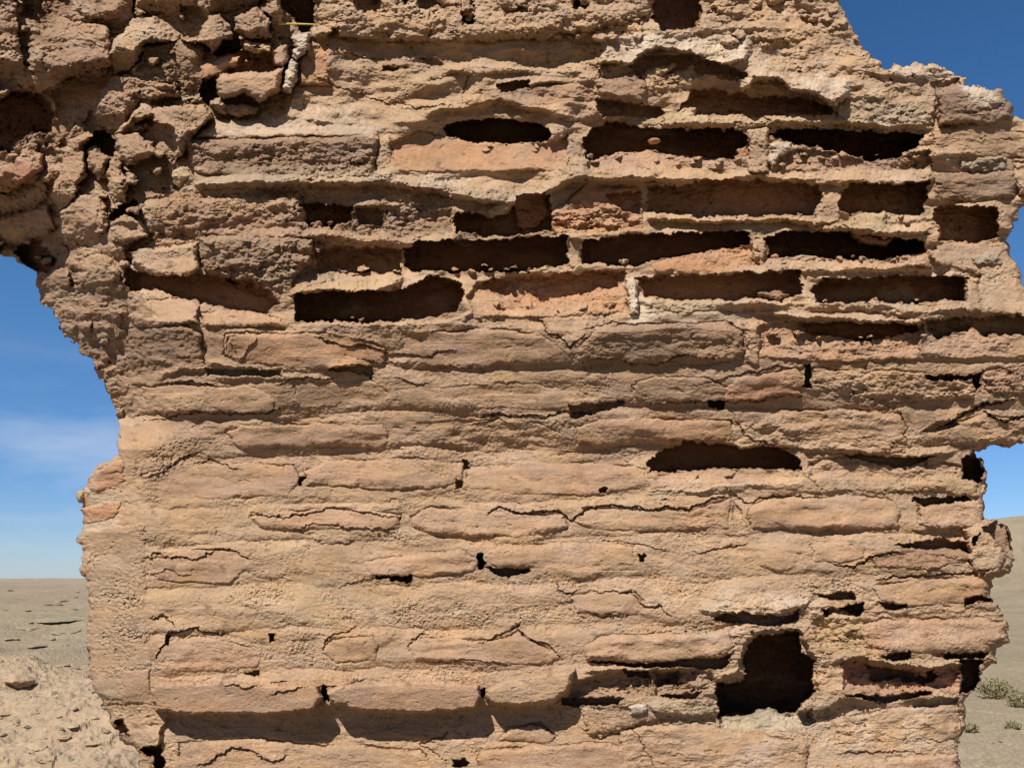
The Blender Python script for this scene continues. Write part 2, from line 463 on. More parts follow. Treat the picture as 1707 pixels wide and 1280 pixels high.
# ---- course A
S("320,232 354,200 480,196 630,210 632,232", 10, 'm', r=14, gy=72, R_=0.3)
tint("330,214 480,200 620,212 620,230 330,230", 'w', 0.35, 8)  # sunlit top of the shelf: extra brightness put into the colour
tint("500,170 620,185 640,225 500,200", 'w', 0.55, 14, 0.25, 8)
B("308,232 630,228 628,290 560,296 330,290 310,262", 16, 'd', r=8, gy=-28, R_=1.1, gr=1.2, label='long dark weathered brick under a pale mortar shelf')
S("628,232 652,228 654,292 630,292", 10, 'm', r=6)
B("655,236 700,218 760,232 860,240 930,236 946,224 948,276 920,284 780,288 660,286", -2, 'o', r=6, gy=34, R_=0.25, st=0.4, cmix=0.75, label='smooth orange brick with a dark hollow along its top')
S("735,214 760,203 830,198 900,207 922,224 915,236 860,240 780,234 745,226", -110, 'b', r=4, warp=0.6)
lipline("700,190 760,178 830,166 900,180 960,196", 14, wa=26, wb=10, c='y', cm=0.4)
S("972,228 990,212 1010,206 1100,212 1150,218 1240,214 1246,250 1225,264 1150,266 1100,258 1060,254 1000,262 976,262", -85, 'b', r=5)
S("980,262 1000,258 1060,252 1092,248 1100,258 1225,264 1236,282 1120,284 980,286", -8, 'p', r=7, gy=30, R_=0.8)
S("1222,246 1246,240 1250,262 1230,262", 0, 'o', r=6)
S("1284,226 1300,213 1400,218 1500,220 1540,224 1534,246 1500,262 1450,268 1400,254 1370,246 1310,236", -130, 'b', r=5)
S("1295,262 1330,248 1390,252 1440,266 1500,264 1548,250 1556,282 1400,284 1300,284", -6, 'k', r=7, gy=26, R_=1.2)
S("1284,240 1318,238 1322,252 1300,262 1288,282 1278,270", 12, 'w', r=7, cmix=0.5)
S("1246,214 1280,212 1284,240 1280,288 1250,290", 12, 'm', r=7, R_=1.0)
S("946,218 972,228 974,288 950,288", 8, 'm', r=6)
lipline("316,306 640,302 720,314 800,330 860,338 900,324 960,296 985,290", 26, wa=34, wb=10, c='g', cm=0.35)
lipline("965,296 1080,292 1200,302 1260,294 1400,300 1470,302 1560,300", 20, wa=22, wb=9, c='m', cm=0.3)
tint("690,288 800,288 790,306 700,310", 'w', 0.6, 8, 0.2, 8)

# ---- course B
S("305,330 500,322 508,380 400,396 240,388 240,340", 14, None, r=20, gy=-24)
S("500,345 530,340 590,342 588,372 560,380 518,378", -62, 'b', r=9)
B("590,342 750,344 756,388 680,394 592,388", -4, 'd', r=8, gy=6, R_=1.5, gr=1.4, label='rough dark brick between two hollows')
S("592,346 640,350 640,376 600,378", -26, 'b', r=8, cmix=0.5)
S("756,354 790,352 812,362 918,322 922,384 860,394 760,388", -56, 'b', r=7, R_=1.0)
S("812,348 842,336 862,342 850,358 818,364", 8, 'y', r=9, part='rubble_stone', label='sandy lump hanging from the ledge over a dark hollow')
S("862,326 912,320 918,360 880,390 862,380", -42, 'o', r=8, cmix=0.5)
B("918,352 950,334 975,308 1060,312 1074,340 1070,382 990,392 920,388", 0, 'o', r=10, gy=14, R_=1.4, st=1.4, cmix=0.85, label='flaking orange brick worn into layers')
S("1010,322 1060,318 1072,342 1068,362 1040,356 1022,338", -32, 'o', r=7, cmix=0.7)
S("1078,312 1200,300 1366,308 1372,330 1356,362 1200,362 1078,356", -46, 'h', r=6, R_=1.0)
S("1370,318 1400,308 1404,330 1400,372 1356,378 1360,350", 8, 'm', r=9, R_=0.9)
S("1396,320 1420,306 1546,304 1544,350 1535,360 1470,354 1412,362 1398,340", -52, 'h', r=5, R_=1.0)
S("1404,372 1440,360 1476,354 1480,380 1420,386", 12, 'y', r=9)
B("1556,290 1690,284 1692,330 1620,336 1558,332", 8, 'd', r=10, R_=0.6, label='tan weathered brick near the right edge, fourth course down')
S("1560,346 1610,340 1664,344 1660,396 1640,406 1566,404 1560,380", -56, 'h', r=6, R_=1.0)
S("1604,268 1680,262 1676,284 1620,288 1600,280", 4, 'e', r=8, R_=1.4)
lipline("1075,366 1200,366 1300,366 1370,376 1470,386 1560,384", 20, wa=14, wb=7, c='y', cm=0.3)
B("1556,212 1640,210 1707,224 1760,230 1760,262 1640,262 1560,252", 6, 't', r=9, R_=0.6)
B("1690,270 1800,268 1800,330 1696,326", 4, 't', r=9, R_=0.9)
lipline("455,392 540,390 640,398 700,404 760,400", 14, wa=10, wb=12)

# ---- course C
B("334,398 420,392 520,398 520,440 490,462 478,500 420,500 380,470 338,452", 26, 'd', r=12, gy=-40, R_=1.5, gr=1.4, label='big rough dark block left of the hollows')
S("520,420 560,410 668,416 668,452 620,456 530,454", -50, 'o', r=7, cmix=0.5)
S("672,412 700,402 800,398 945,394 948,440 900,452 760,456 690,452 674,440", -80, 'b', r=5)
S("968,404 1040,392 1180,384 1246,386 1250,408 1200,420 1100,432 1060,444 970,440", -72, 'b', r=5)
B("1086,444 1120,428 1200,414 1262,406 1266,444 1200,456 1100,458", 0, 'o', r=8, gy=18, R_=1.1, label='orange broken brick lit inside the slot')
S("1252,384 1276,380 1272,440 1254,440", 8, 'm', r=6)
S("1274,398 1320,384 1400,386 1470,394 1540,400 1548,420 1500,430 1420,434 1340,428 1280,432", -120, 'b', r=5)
S("1410,384 1480,392 1500,398 1470,412 1430,408", 2, 'o', r=8, cmix=0.5)
S("1270,432 1340,424 1400,432 1480,430 1550,414 1556,444 1400,448 1280,448", -4, 'p', r=6, gy=14, R_=0.9)
lipline("1268,444 1360,446 1450,446 1560,448", 13, wa=12, wb=8, c='y', cm=0.3)
S("945,394 968,400 968,444 950,448", 2, 'm', r=6)
lipline("476,486 540,482 620,486 672,468", 34, wa=26, wb=9, c='y', cm=0.6)
S("215,418 330,404 332,450 300,462 250,456 218,440", 22, 'm', r=9, R_=0.5, gy=10, part='mortar_slab', label='pale flat mortar slab jutting over the shaded hollow')
B("190,372 240,368 250,398 196,404", 14, 't', r=9, R_=0.9)
S("1560,406 1640,402 1690,412 1700,470 1640,460 1560,440", 6, 'm', r=8, gr=1.2)
S("1622,424 1670,420 1672,440 1626,442", 12, 'e', r=7, R_=1.4)

# ---- course D
S("206,448 262,458 330,456 420,470 470,504 440,528 400,520 330,504 262,480 236,492 212,484", -58, 'o', r=8, cmix=0.6, gy=0)
S("214,490 250,480 330,508 330,540 230,545 212,530", 16, 'm', r=14, gy=24, R_=0.3)
B("248,500 300,494 332,508 330,528 290,540 256,526", 12, 'p', r=8, gy=16, R_=0.3)
B("336,522 400,516 470,530 476,544 340,546", 8, 'p', r=8, gy=18, R_=0.4)
S("488,488 560,486 660,484 720,462 770,470 776,492 762,520 700,532 600,538 492,536", -84, 'b', r=5, warp=0.7)
lipline("480,544 600,542 720,540 790,520", 12, wa=5, wb=40, c='m', cm=0.2)
B("780,492 796,472 860,460 1044,450 1046,520 900,528 790,530", -14, 'o', r=7, gy=56, R_=0.8, gr=1.1, cmix=0.7, label='orange brick eaten back at its top, lower half in sun')
S("800,470 860,462 1030,452 1030,480 960,496 900,512 840,500", -44, 'o', r=8, cmix=0.8)
S("1046,466 1062,462 1066,522 1048,522", 12, 'w', r=5, cmix=0.6)
S("1062,464 1160,456 1336,450 1336,490 1300,500 1160,502 1076,496", -62, 'o', r=7, cmix=0.6)
S("1260,486 1300,478 1320,490 1300,500 1262,498", -8, 'k', r=8)
S("1350,480 1372,464 1500,460 1610,464 1624,478 1612,500 1500,506 1360,504", -74, 'b', r=5)
lipline("1066,506 1200,504 1340,506 1440,504 1540,518 1620,510", 18, wa=10, wb=14, c='m', cm=0.4)
tint("1050,490 1090,500 1100,540 1050,536", 'w', 0.8, 7)
tint("1066,500 1240,502 1240,534 1070,536", 'g', 0.5, 8)
S("1604,466 1630,462 1640,520 1610,520", 10, 'm', r=8)
S("1630,440 1790,480 1790,540 1634,520", 6, 'm', r=12)
lipline("1260,520 1340,526 1440,532 1540,536 1600,530", 15, wa=12, wb=7, c='m', cm=0.3)

# ---- course E
B("214,548 300,540 336,552 340,612 230,620 212,600", 10, 'd', r=12, gy=-12, R_=0.8, label='dark squared brick at the left corner of the wall')
B("375,556 560,556 644,578 646,608 560,616 400,606 372,590", 8, 'o', r=12, cmix=0.55, label='rose brick low in the eroded band')
B("672,556 800,548 900,556 946,590 940,604 860,610 720,612 676,600", 6, 'p', r=14)
B("960,588 990,552 1040,540 1210,536 1236,552 1238,600 1160,610 1040,606 966,604", 15, 'd', r=13, gy=-14, R_=0.6, cmix=0.75, label='big brown brick outlined by a crack, in the middle of the wall')
B("1264,540 1330,536 1400,540 1540,540 1530,600 1400,604 1266,596", -8, 'o', r=7, gy=46, R_=0.8, cmix=0.55, label='orange brick with a scalloped shaded hollow under the ledge')
S("1335,540 1400,536 1520,540 1530,552 1480,566 1440,572 1390,564 1350,556", -56, 'o', r=7, cmix=0.7)
B("1535,534 1600,528 1700,524 1790,530 1790,590 1600,600 1540,590", -6, 'p', r=8, gy=34, R_=0.7)
S("1540,532 1620,528 1700,524 1780,526 1760,556 1640,562 1616,544 1560,568 1542,552", -48, 'd', r=7)
S("1238,536 1262,536 1268,606 1242,600", 8, 'm', r=7)
lipline("255,628 300,614 340,616 370,630 480,628", 12, wa=10, wb=6, c='k', cm=0.5)
lipline("345,606 420,612 470,626", 12, wa=10, wb=6, c='d', cm=0.4)
S("340,614 470,618 470,630 345,628", -14, 'e', r=6)
lipline("540,612 590,608 630,616", 8, wa=12, wb=5)
S("545,614 625,610 622,634 600,624 550,620", -12, 'e', r=5, cmix=0.5)

# ---- course F
B("236,644 300,640 420,648 458,664 456,684 360,690 250,688", 8, 't', r=12)
B("486,640 620,634 650,656 630,672 500,676", 4, 't', r=12, crack=2)
B("660,652 790,640 900,640 960,652 950,680 700,684", 4, 't', r=14, crack=2)
B("1054,640 1090,626 1180,630 1208,644 1206,670 1080,676 1056,664", 8, 'd', r=10, gy=-6, R_=0.4, cmix=0.8, label='brown half brick joined to a red one')
B("1206,646 1240,628 1330,614 1342,632 1336,660 1240,668 1208,668", 10, 'r', r=10, R_=0.5, cmix=0.55, label='dull red brick on the right of the middle')
S("1340,608 1352,608 1352,648 1342,648", -34, 'd', r=4)
B("1354,614 1420,618 1540,620 1622,640 1624,664 1500,672 1360,660", 9, 't', r=10, R_=1.0)
S("1540,622 1600,626 1632,622 1634,646 1624,650 1618,632 1580,636 1545,630", -34, 'd', r=5)
B("1634,618 1800,600 1800,650 1680,660 1640,650", 8, 'k', r=12, R_=1.2, gr=1.6)
S("1176,668 1210,668 1206,682 1180,680", -40, 'b', r=4)
S("946,676 1040,670 1044,676 1000,690 950,700", -14, 'd', r=6, R_=0.8)

# ---- course G
B("376,720 420,708 560,706 640,708 650,724 636,744 400,748", 9, 'p', r=11, R_=0.1, st=0.4, label='smooth flat pink brick, long and narrow')
B("664,712 760,700 900,704 934,722 930,736 800,748 680,740", 3, 't', r=12, crack=2, R_=0.6)
B("958,714 1000,700 1080,698 1222,702 1224,730 1160,740 1000,742 962,736", 11, 'o', r=12, cmix=0.5, R_=0.2, label='pink to orange brick above the slot')
B("1252,712 1300,684 1400,680 1500,690 1512,720 1506,752 1420,758 1300,744", 10, 't', r=12, R_=0.7, label='large tan brick face right of the slot')
B("1560,714 1640,690 1800,700 1800,736 1640,744 1560,740", 8, 't', r=12, R_=0.8)
S("1535,720 1560,700 1590,696 1600,706 1560,722", -10, 'd', r=7)
K("1560,712 1600,690 1650,672 1690,664", 16, 4, 8)
K("1640,686 1672,700 1707,690", 16, 4, 5)
S("1078,772 1108,750 1126,750 1140,734 1230,740 1262,742 1300,744 1330,760 1338,782 1230,780 1130,786 1086,788", -66, 'b', r=5)
S("1080,788 1130,784 1230,780 1340,782 1342,796 1220,804 1084,814", 2, 'p', r=6, gy=34, R_=0.2)
S("1224,736 1250,722 1280,736 1270,748 1236,750", 18, 'y', r=8, part='rubble_stone', label='pale mortar wedge on the rim of the slot')
lipline("1070,818 1160,816 1260,806 1340,806", 9, wa=8, wb=10, c='g', cm=0.5)

# ---- course H
B("236,790 290,776 400,772 490,776 500,800 480,826 380,832 250,828", 6, 'p', r=12, crack=2.5)
B("504,786 540,768 700,766 774,774 776,800 740,812 640,818 512,808", 11, 'p', r=13, R_=0.2)
B("780,780 860,772 1000,772 1076,784 1078,806 1000,826 860,824 782,812", 7, 'p', r=13, crack=3)
B("1346,768 1420,760 1540,764 1600,778 1590,796 1440,800 1350,796", -2, 't', r=10, R_=0.9)
S("1396,756 1500,760 1560,760 1540,772 1500,780 1440,768", -22, 'd', r=6)
S("1600,764 1622,750 1644,784 1634,804 1606,798", -90, 'b', r=6)  # shaded side of the wall edge, sunk deep and painted dark
lipline("1340,748 1440,752 1530,758 1600,752", 10, wa=18, wb=6)
S("1340,790 1480,802 1600,798 1632,804 1630,826 1560,818 1340,820", 10, 'm', r=10, R_=0.6)
S("1520,828 1560,830 1610,824 1616,832 1580,842 1540,844", -36, 'd', r=5)
S("496,792 505,790 506,806 498,808", -18, 'd', r=3)
S("772,770 780,768 782,780 774,784", -14, 'd', r=3)
S("760,800 776,802 772,816 758,814", -9, 'd', r=4)
S("996,814 1016,812 1012,822 998,822", -14, 'd', r=3)

# ---- course I
B("418,862 520,848 560,846 668,856 666,876 640,884 440,882", 7, 'p', r=9, R_=0.2)
B("686,858 720,844 760,848 860,856 942,860 948,880 860,894 720,892 690,876", 10, 'p', r=10, R_=0.4)
B("956,868 980,848 1060,850 1140,850 1218,832 1216,880 1120,886 1000,884", 6, 't', r=10, R_=0.5)
tint("1130,840 1220,836 1218,880 1140,884", 'o', 0.45, 10)
B("1246,846 1280,830 1480,828 1502,850 1496,880 1380,884 1252,880", 12, 'p', r=11, R_=0.15, st=0.6, label='broad smooth pink brick with sharp edges, on the right')
B("1530,844 1600,838 1640,842 1640,876 1560,884 1532,872", 10, 'p', r=10, R_=0.8)
S("1218,834 1236,850 1246,884 1226,890", -4, 'm', r=7)
S("1520,884 1600,878 1640,884 1640,900 1540,898", -4, 'm', r=8, R_=0.9)

# ---- course J
B("250,930 330,918 400,920 410,950 380,972 260,968", 6, 'p', r=10, R_=0.2)
B("606,934 700,924 770,914 796,930 790,952 720,962 620,960", 10, 'p', r=13, R_=0.25, crack=2)
B("808,924 830,908 920,906 1054,910 1056,940 960,946 830,944 812,938", 10, 'p', r=11, R_=0.25, crack=2)
S("796,922 806,922 808,948 800,952 795,946", -60, 'd', r=4, warp=0.7)
S("808,946 840,944 882,948 886,954 850,962 826,956", -30, 'd', r=5)  # shadow beneath the brick, painted in as a dark recess
S("656,960 686,960 686,970 656,970", -36, 'b', r=3, warp=0.5)
S("626,960 660,962 660,966 628,966", -14, 'd', r=3)
S("1062,922 1074,922 1072,936 1064,936", -12, 'd', r=3)
S("1262,920 1300,914 1330,928 1326,948 1290,952 1266,942", 8, 'p', r=9, R_=0.3, part='rubble_stone', label='small rounded flake of brick bedded in mortar')
B("1352,908 1438,902 1442,928 1400,938 1356,936", 9, 'o', r=9, R_=0.2, cmix=0.6, label='short orange brick')
B("1452,930 1520,910 1616,902 1624,936 1560,948 1456,946", 4, 'k', r=9, R_=0.9, gy=10)
S("1490,912 1560,896 1616,900 1622,924 1600,914 1520,916", -28, 'd', r=7)
S("1604,880 1640,872 1668,892 1676,930 1660,968 1630,964 1616,936 1612,902", 16, 'm', r=12, R_=0.7, part='rubble_stone', label='pale stone standing out from the right edge of the wall')
S("1636,880 1664,868 1682,878 1688,914 1676,924 1660,900", -44, 'd', r=6)
S("1618,894 1634,884 1626,900 1620,906", -30, 'd', r=4)

# ---- course K
B("950,998 980,986 1060,988 1080,1008 1060,1026 960,1022", 5, 'p', r=9, R_=0.2, crack=4)
B("1456,976 1540,966 1640,960 1652,980 1640,1004 1520,1010 1468,1000", 10, 'o', r=10, R_=0.35, cmix=0.5, label='long orange brick at the right edge')
lipline("1160,1014 1220,1022 1290,1022 1340,1010 1360,990", 12, wa=40, wb=7, c='w', cm=0.25)
S("1190,1026 1240,1020 1320,1026 1336,1018 1330,1034 1290,1044 1220,1040 1190,1034", -26, 'd', r=6)
S("1352,992 1420,982 1426,1000 1380,1000", -24, 'd', r=6)
S("1370,1016 1440,1004 1436,1026 1400,1042 1376,1036", -56, 'd', r=7)
S("1460,1006 1510,1004 1512,1012 1470,1016", -22, 'd', r=5)
S("1606,1000 1640,992 1656,1004 1630,1002 1610,1014", -26, 'd', r=5)

# ---- course L
B("262,1070 330,1060 400,1074 438,1086 430,1110 360,1120 270,1116", 5, 'p', r=10, R_=0.3, crack=2)
B("538,1086 556,1066 620,1062 632,1080 626,1100 560,1104", 7, 'p', r=8, R_=0.15, label='half pink brick showing through the sandy mortar')
B("682,1076 700,1062 820,1066 870,1054 900,1076 934,1094 920,1106 780,1106 692,1100", 8, 'p', r=8, R_=0.15, label='smooth pink brick with a peaked upper edge')
B("974,1074 1000,1058 1100,1056 1216,1052 1226,1076 1200,1096 1120,1100 980,1102", 13, 'p', r=11, R_=0.25, crack=2, label='pink brick over the dark crack left of the square hole')
S("978,1104 1080,1102 1200,1096 1222,1086 1206,1116 1140,1112 1040,1110", -26, 'd', r=5)
lipline("970,1118 1040,1116 1140,1106 1146,1104", 9, wa=6, wb=5, c='m', cm=0.4)
B("1436,1040 1480,1030 1600,1032 1680,1034 1680,1070 1640,1088 1500,1090 1440,1070", 10, 'p', r=10, R_=0.35, gr=1.0, label='wide pink brick jutting past the right edge')
S("1390,1010 1440,1030 1440,1080 1480,1096 1420,1096 1370,1080 1350,1040", 2, 'y', r=14, gx=14, R_=1.2)
tint("1436,1040 1470,1034 1480,1090 1440,1080", 'o', 0.5, 8)
S("1470,1088 1520,1088 1510,1100 1476,1098", -30, 'd', r=5)
S("1570,1088 1650,1086 1636,1096 1576,1096", -30, 'd', r=5)
S("1600,1096 1640,1100 1634,1130 1624,1152 1602,1156 1604,1120", -80, 'd', r=6)

# ---- course M
B("950,1136 1020,1122 1090,1116 1090,1160 1000,1164 946,1160", -14, 'd', r=8, gy=8, R_=1.2, gr=1.3, cmix=0.7, label='rough grey brown brick set back under the lower slot')
B("1090,1116 1180,1112 1196,1140 1180,1156 1094,1158", -16, 'd', r=8, gy=6, R_=1.2, cmix=0.7)
S("1040,1118 1080,1114 1082,1128 1044,1130", -34, 'd', r=6, cmix=0.5)
S("1092,1122 1130,1118 1130,1140 1094,1142", -34, 'r', r=6, cmix=0.4)
S("940,1162 1040,1160 1030,1176 960,1180 930,1174", -34, 'd', r=6)
S("1100,1158 1170,1154 1160,1166 1104,1164", -30, 'd', r=5)
S("1400,1100 1440,1096 1500,1106 1560,1112 1604,1108 1604,1150 1500,1156 1410,1152", -20, 'r', r=10, gy=16, R_=1.1, cmix=0.55, part='brick', label='red crumbling brick in the hollow right of the square hole')
S("1440,1108 1500,1112 1540,1128 1552,1112 1560,1130 1536,1142 1500,1128 1460,1136 1446,1120", -48, 'r', r=7, cmix=0.4)
lipline("1410,1098 1480,1104 1540,1114 1600,1104", 16, wa=12, wb=6, c='m', cm=0.4)
S("1408,1160 1500,1154 1560,1154 1520,1164 1480,1172 1440,1164", -30, 'd', r=5)
B("250,1150 262,1138 400,1136 528,1142 538,1164 524,1184 440,1192 300,1190 256,1182", 36, 'p', r=5, R_=0.12, st=0.5, crack=0, label='smooth rounded pink brick jutting over the shadow, leftmost of the bottom row')
B("540,1156 570,1138 700,1134 796,1140 804,1160 790,1182 700,1190 620,1186 552,1174", 36, 'p', r=5, R_=0.12, st=0.5, crack=0, label='smooth rounded pink brick jutting over the shadow, between the two gaps of the bottom row')
B("808,1150 850,1128 920,1120 960,1116 944,1152 920,1172 840,1180 812,1172", 33, 'm', r=6, R_=0.3, crack=0, label='mortar crusted brick jutting over the shadow, rightmost of the bottom row')

# ---- foot of the frame: recessed base course under the jutting bricks
S("278,1188 420,1192 540,1176 620,1186 700,1190 803,1176 830,1182 925,1174 1000,1180 1200,1192 1360,1190 1400,1166 1600,1164 1600,1310 240,1310 262,1240", -8, 'm', r=8, gy=8, R_=0.45)
S("537,1140 545,1146 548,1166 536,1166", -50, 'd', r=4, warp=0.6)
S("802,1146 808,1146 810,1164 802,1164", -50, 'd', r=4, warp=0.6)
B("300,1240 420,1230 520,1240 700,1250 740,1310 300,1310", 0, 't', r=14, R_=0.3, crack=4)
B("800,1252 900,1244 1000,1236 1080,1250 1080,1330 790,1330", 4, 'p', r=12, R_=0.15, crack=3)
B("850,1212 900,1206 930,1226 920,1238 830,1236", -2, 'p', r=9, R_=0.2, crack=5)
S("756,1266 778,1260 782,1276 756,1276", -30, 'b', r=4)
S("970,1180 1080,1172 1100,1200 980,1226", 0, 't', r=10, R_=0.4)
S("1048,1176 1076,1172 1078,1188 1050,1190", 8, 'w', r=6)
tint("1060,1166 1190,1160 1300,1190 1200,1240 1080,1200", 'g', 0.45, 12)
B("1030,1216 1160,1204 1350,1240 1340,1330 1060,1330", 2, 't', r=14, R_=0.5, crack=4)
B("1480,1262 1598,1254 1598,1330 1440,1330", 4, 'p', r=10, R_=0.2, crack=3)
B("1480,1180 1560,1176 1600,1172 1600,1230 1400,1240 1390,1200", -2, 'm', r=12, R_=0.6, crack=2)

# ---- square hole
S("1170,1150 1195,1136 1228,1120 1236,1082 1250,1054 1330,1046 1344,1072 1358,1096 1366,1152 1330,1190 1290,1200 1196,1200", -14, 'y', r=16, R_=1.0, cmix=0.6)
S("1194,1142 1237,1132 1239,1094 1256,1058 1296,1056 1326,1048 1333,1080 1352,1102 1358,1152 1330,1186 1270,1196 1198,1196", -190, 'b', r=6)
S("1196,1192 1240,1184 1280,1178 1310,1188 1356,1178 1362,1206 1280,1220 1200,1214", -26, 'g', r=8, gy=50, R_=1.0, gr=1.6)

# ---- reveal at left: plaster, two orange brick ends
def rv(s, lv, c, **k):
    S(s, lv, c, **k)
S("134,884 240,872 250,1170 160,1180 140,960", 4, 'm', r=14, R_=0.3, gr=2.0, st=0, part='plaster_reveal', label='sandy pitted plaster on the side of the opening')
B("156,784 206,766 208,800 160,822 146,810", 4, 'o', r=7, R_=0.5, crack=2, cmix=0.9, label='upper of two orange brick ends in the side of the opening')
B("138,846 160,838 204,832 198,856 160,872 138,876", 4, 'o', r=7, R_=0.5, crack=2, cmix=0.9, label='lower of two orange brick ends in the side of the opening')
tint("150,790 160,786 158,830 200,822 200,834 150,844", 'g', 0.7, 4)
tint("138,872 200,856 200,876 140,890", 'w', 0.4, 5)
S("193,1200 204,1198 216,1214 216,1228 194,1222", -40, 'b', r=5)
S("230,1244 268,1242 276,1290 262,1300 254,1262 234,1250", -50, 'b', r=6)
B("204,1120 250,1116 250,1172 206,1176", 4, 'p', r=8, R_=0.2, crack=2)
tint("150,960 230,940 232,1120 160,1110", 'e', 0.35, 12, 0.3, 7)

# ---- mud plaster still smeared over the lower courses
mud = sstep(-0.12, 0.38, fbm(X / 150 + 3, Y / 60, 137, 3)) * sstep(560, 640, Y) * sstep(1150, 1090, Y) * sstep(240, 280, X) * sstep(1600, 1500, X)
keep = sstep(-14, -7, H - H0)
mud *= keep * (1 - 0.6 * sstep(1120, 1180, X) * sstep(960, 1010, Y))
H = H * (1 - 0.55 * mud) + 0.55 * mud * (H0 + 5)
C = C * (1 - 0.55 * mud[..., None]) + np.array((0.385, 0.262, 0.166), np.float32) * 0.55 * mud[..., None]
G = G * (1 - 0.4 * mud) + 0.4 * mud * 0.9

# ---- crumbs lying on the sills of the sockets
rs = random.Random(31)
for x0, x1, yy in ((980, 1236, 262), (1290, 1540, 258), (760, 915, 242), (1080, 1366, 362), (1404, 1540, 362), (680, 940, 448), (975, 1090, 440), (1275, 1545, 430), (495, 770, 534), (790, 1040, 512),
                   (1066, 1330, 500), (1352, 1616, 504), (1100, 1390, 196), (525, 665, 452), (520, 590, 376), (1090, 1336, 788), (1100, 1400, 268), (700, 1060, 60), (1270, 1540, 560)):
    for k in range(int((x1 - x0) / 30)):
        bx, by = rs.uniform(x0, x1), yy + rs.uniform(-5, 7)
        rad_ = rs.choice((3, 4, 4, 5, 7))
        a0_ = rs.uniform(0, 6.3)
        q_ = ' '.join('%.1f,%.1f' % (bx + rad_ * rs.uniform(0.8, 1.2) * 1.5 * math.cos(a0_ + i * 1.257), by + rad_ * rs.uniform(0.6, 1.0) * math.sin(a0_ + i * 1.257)) for i in range(5))
        rock(q_, rs.uniform(0, 9), rs.choice('ymopk'), gx=rs.uniform(-20, 20), gy=rs.uniform(10, 50), seed=k, R_=0.8, base=20, cmix=0.7, turn=0.75)
tint("1060,980 1360,960 1480,1000 1240,1060 1000,1060", 'w', 0.25, 40, 0.25, 40)
tint("1180,1180 1600,1160 1600,1300 1240,1300", 'w', 0.28, 40, 0.3, 50)
tint("1250,460 1700,440 1700,530 1250,530", 'w', 0.2, 30, 0.3, 40)

rough("200,690 350,690 330,780 250,830 205,800", v=0.30, gr=1.2)
tint("-100,420 60,440 210,470 216,690 190,690 60,500", 'd', 0.4, 20)  # underside of the haunch: its shade deepened by a darker tint
# ---- cracks and flaking skins
K("256,1096 276,1068 282,1052 330,1048 380,1056", 9, 2.5, 4)
K("246,1030 268,1024 290,1042", 7, 2.2, 3)
K("250,796 270,784 306,764 330,752", 6, 2, 4)
K("322,774 350,768 372,776 400,784", 5, 1.8, 3)
K("420,858 446,858 470,862 520,852 560,846 606,856 668,858", 6, 2.0, 4)
K("470,888 520,874 560,878 600,882 660,882", 4, 1.6, 2)
K("810,860 836,846 870,858 930,850 955,866 976,846 1010,842 1080,848 1130,846 1180,832 1210,828", 9, 2.2, 5)
K("900,696 930,688 1000,692", 7, 2, 4)
K("800,694 850,692 905,692", 9, 2.4, 4)
K("690,612 740,608 800,612 860,604", 4, 1.6, 2)
K("880,528 906,536 910,552 940,562 952,582 962,570 978,556", 7, 2, 3)
K("962,552 1010,538 1060,538 1140,540 1210,536 1236,548 1242,582", 6, 1.8, 3)
K("960,606 1020,600 1050,606 1100,602 1140,592 1200,600", 8, 2, 3)
K("1180,638 1240,622 1300,610 1340,616", 6, 2, 3)
K("1080,672 1180,672 1260,664 1336,660", 8, 2.4, 4)
K("1226,690 1242,720 1262,734 1300,744 1330,748", 7, 2.2, 4)
K("1500,690 1512,712 1510,740", 5, 2, 0)
K("1246,884 1250,850 1254,832", 4, 1.6, 0)
K("1210,812 1240,842 1262,830 1290,826 1380,830", 8, 2.2, 4)
K("850,1106 800,1100 700,1106", 4, 1.5, 2)
K("680,1082 690,1064 710,1056", 5, 1.8, 2)
K("800,1070 840,1054 866,1042 880,1064 916,1076 936,1096", 7, 2, 4)
K("536,1088 556,1058 590,1046", 6, 1.8, 3)
K("928,962 932,984 950,992 968,984", 6, 1.8, 3)
K("990,986 1052,986 1076,1016 1100,1010 1122,1028", 7, 2, 4)
K("980,1020 1024,1030 1050,1028", 6, 1.8, 3)
K("1056,1210 1066,1232 1090,1280", 5, 1.8, 0)
K("972,1216 1000,1228 1056,1210 1110,1196", 5, 1.8, 3)
K("750,1272 700,1240 740,1226 745,1218", 6, 2, 3)
K("330,1278 384,1246 424,1254 450,1270 480,1258", 6, 2, 4)
K("1400,1258 1460,1250 1530,1252", 5, 1.8, 3)
K("456,644 490,634 560,628", 7, 2, 3)
K("660,632 690,640 712,636", 5, 2, 3)
K("240,704 290,694 360,688 440,686 470,676", 9, 3, 4)
K("210,700 260,690 300,696", 10, 4, 6)
K("215,640 250,640 310,634 360,646", 10, 3, 5)
K("640,584 700,594 730,590 760,584", 6, 1.8, 3)
K("526,562 560,576 610,574 646,584", 7, 2, 4)
K("430,552 380,560 372,590 400,600", 6, 2, 3)
K("338,554 344,590 340,610", 7, 2, 0)
K("590,600 640,606 680,600", 4, 1.6, 2)
K("1000,900 1060,904 1110,922", 4, 1.5, 2)
K("1160,920 1210,914 1250,906", 5, 1.8, 3)
K("1390,938 1420,944 1450,930 1480,924 1510,926", 9, 3, 4)
K("1460,966 1540,958 1600,956 1660,946", 7, 2.2, 4)
K("560,978 600,970 640,962", 3, 1.5, 2)
K("520,896 540,902 590,900", 3, 1.5, 2)
K("240,928 264,920 290,926 320,932 380,916 420,930", 6, 1.8, 4)
K("240,960 280,946 320,960", 3, 1.5, 2)
K("780,706 800,706 830,700 870,716", 4, 1.8, 2)
K("1340,790 1360,800 1370,812", 5, 2, 0)
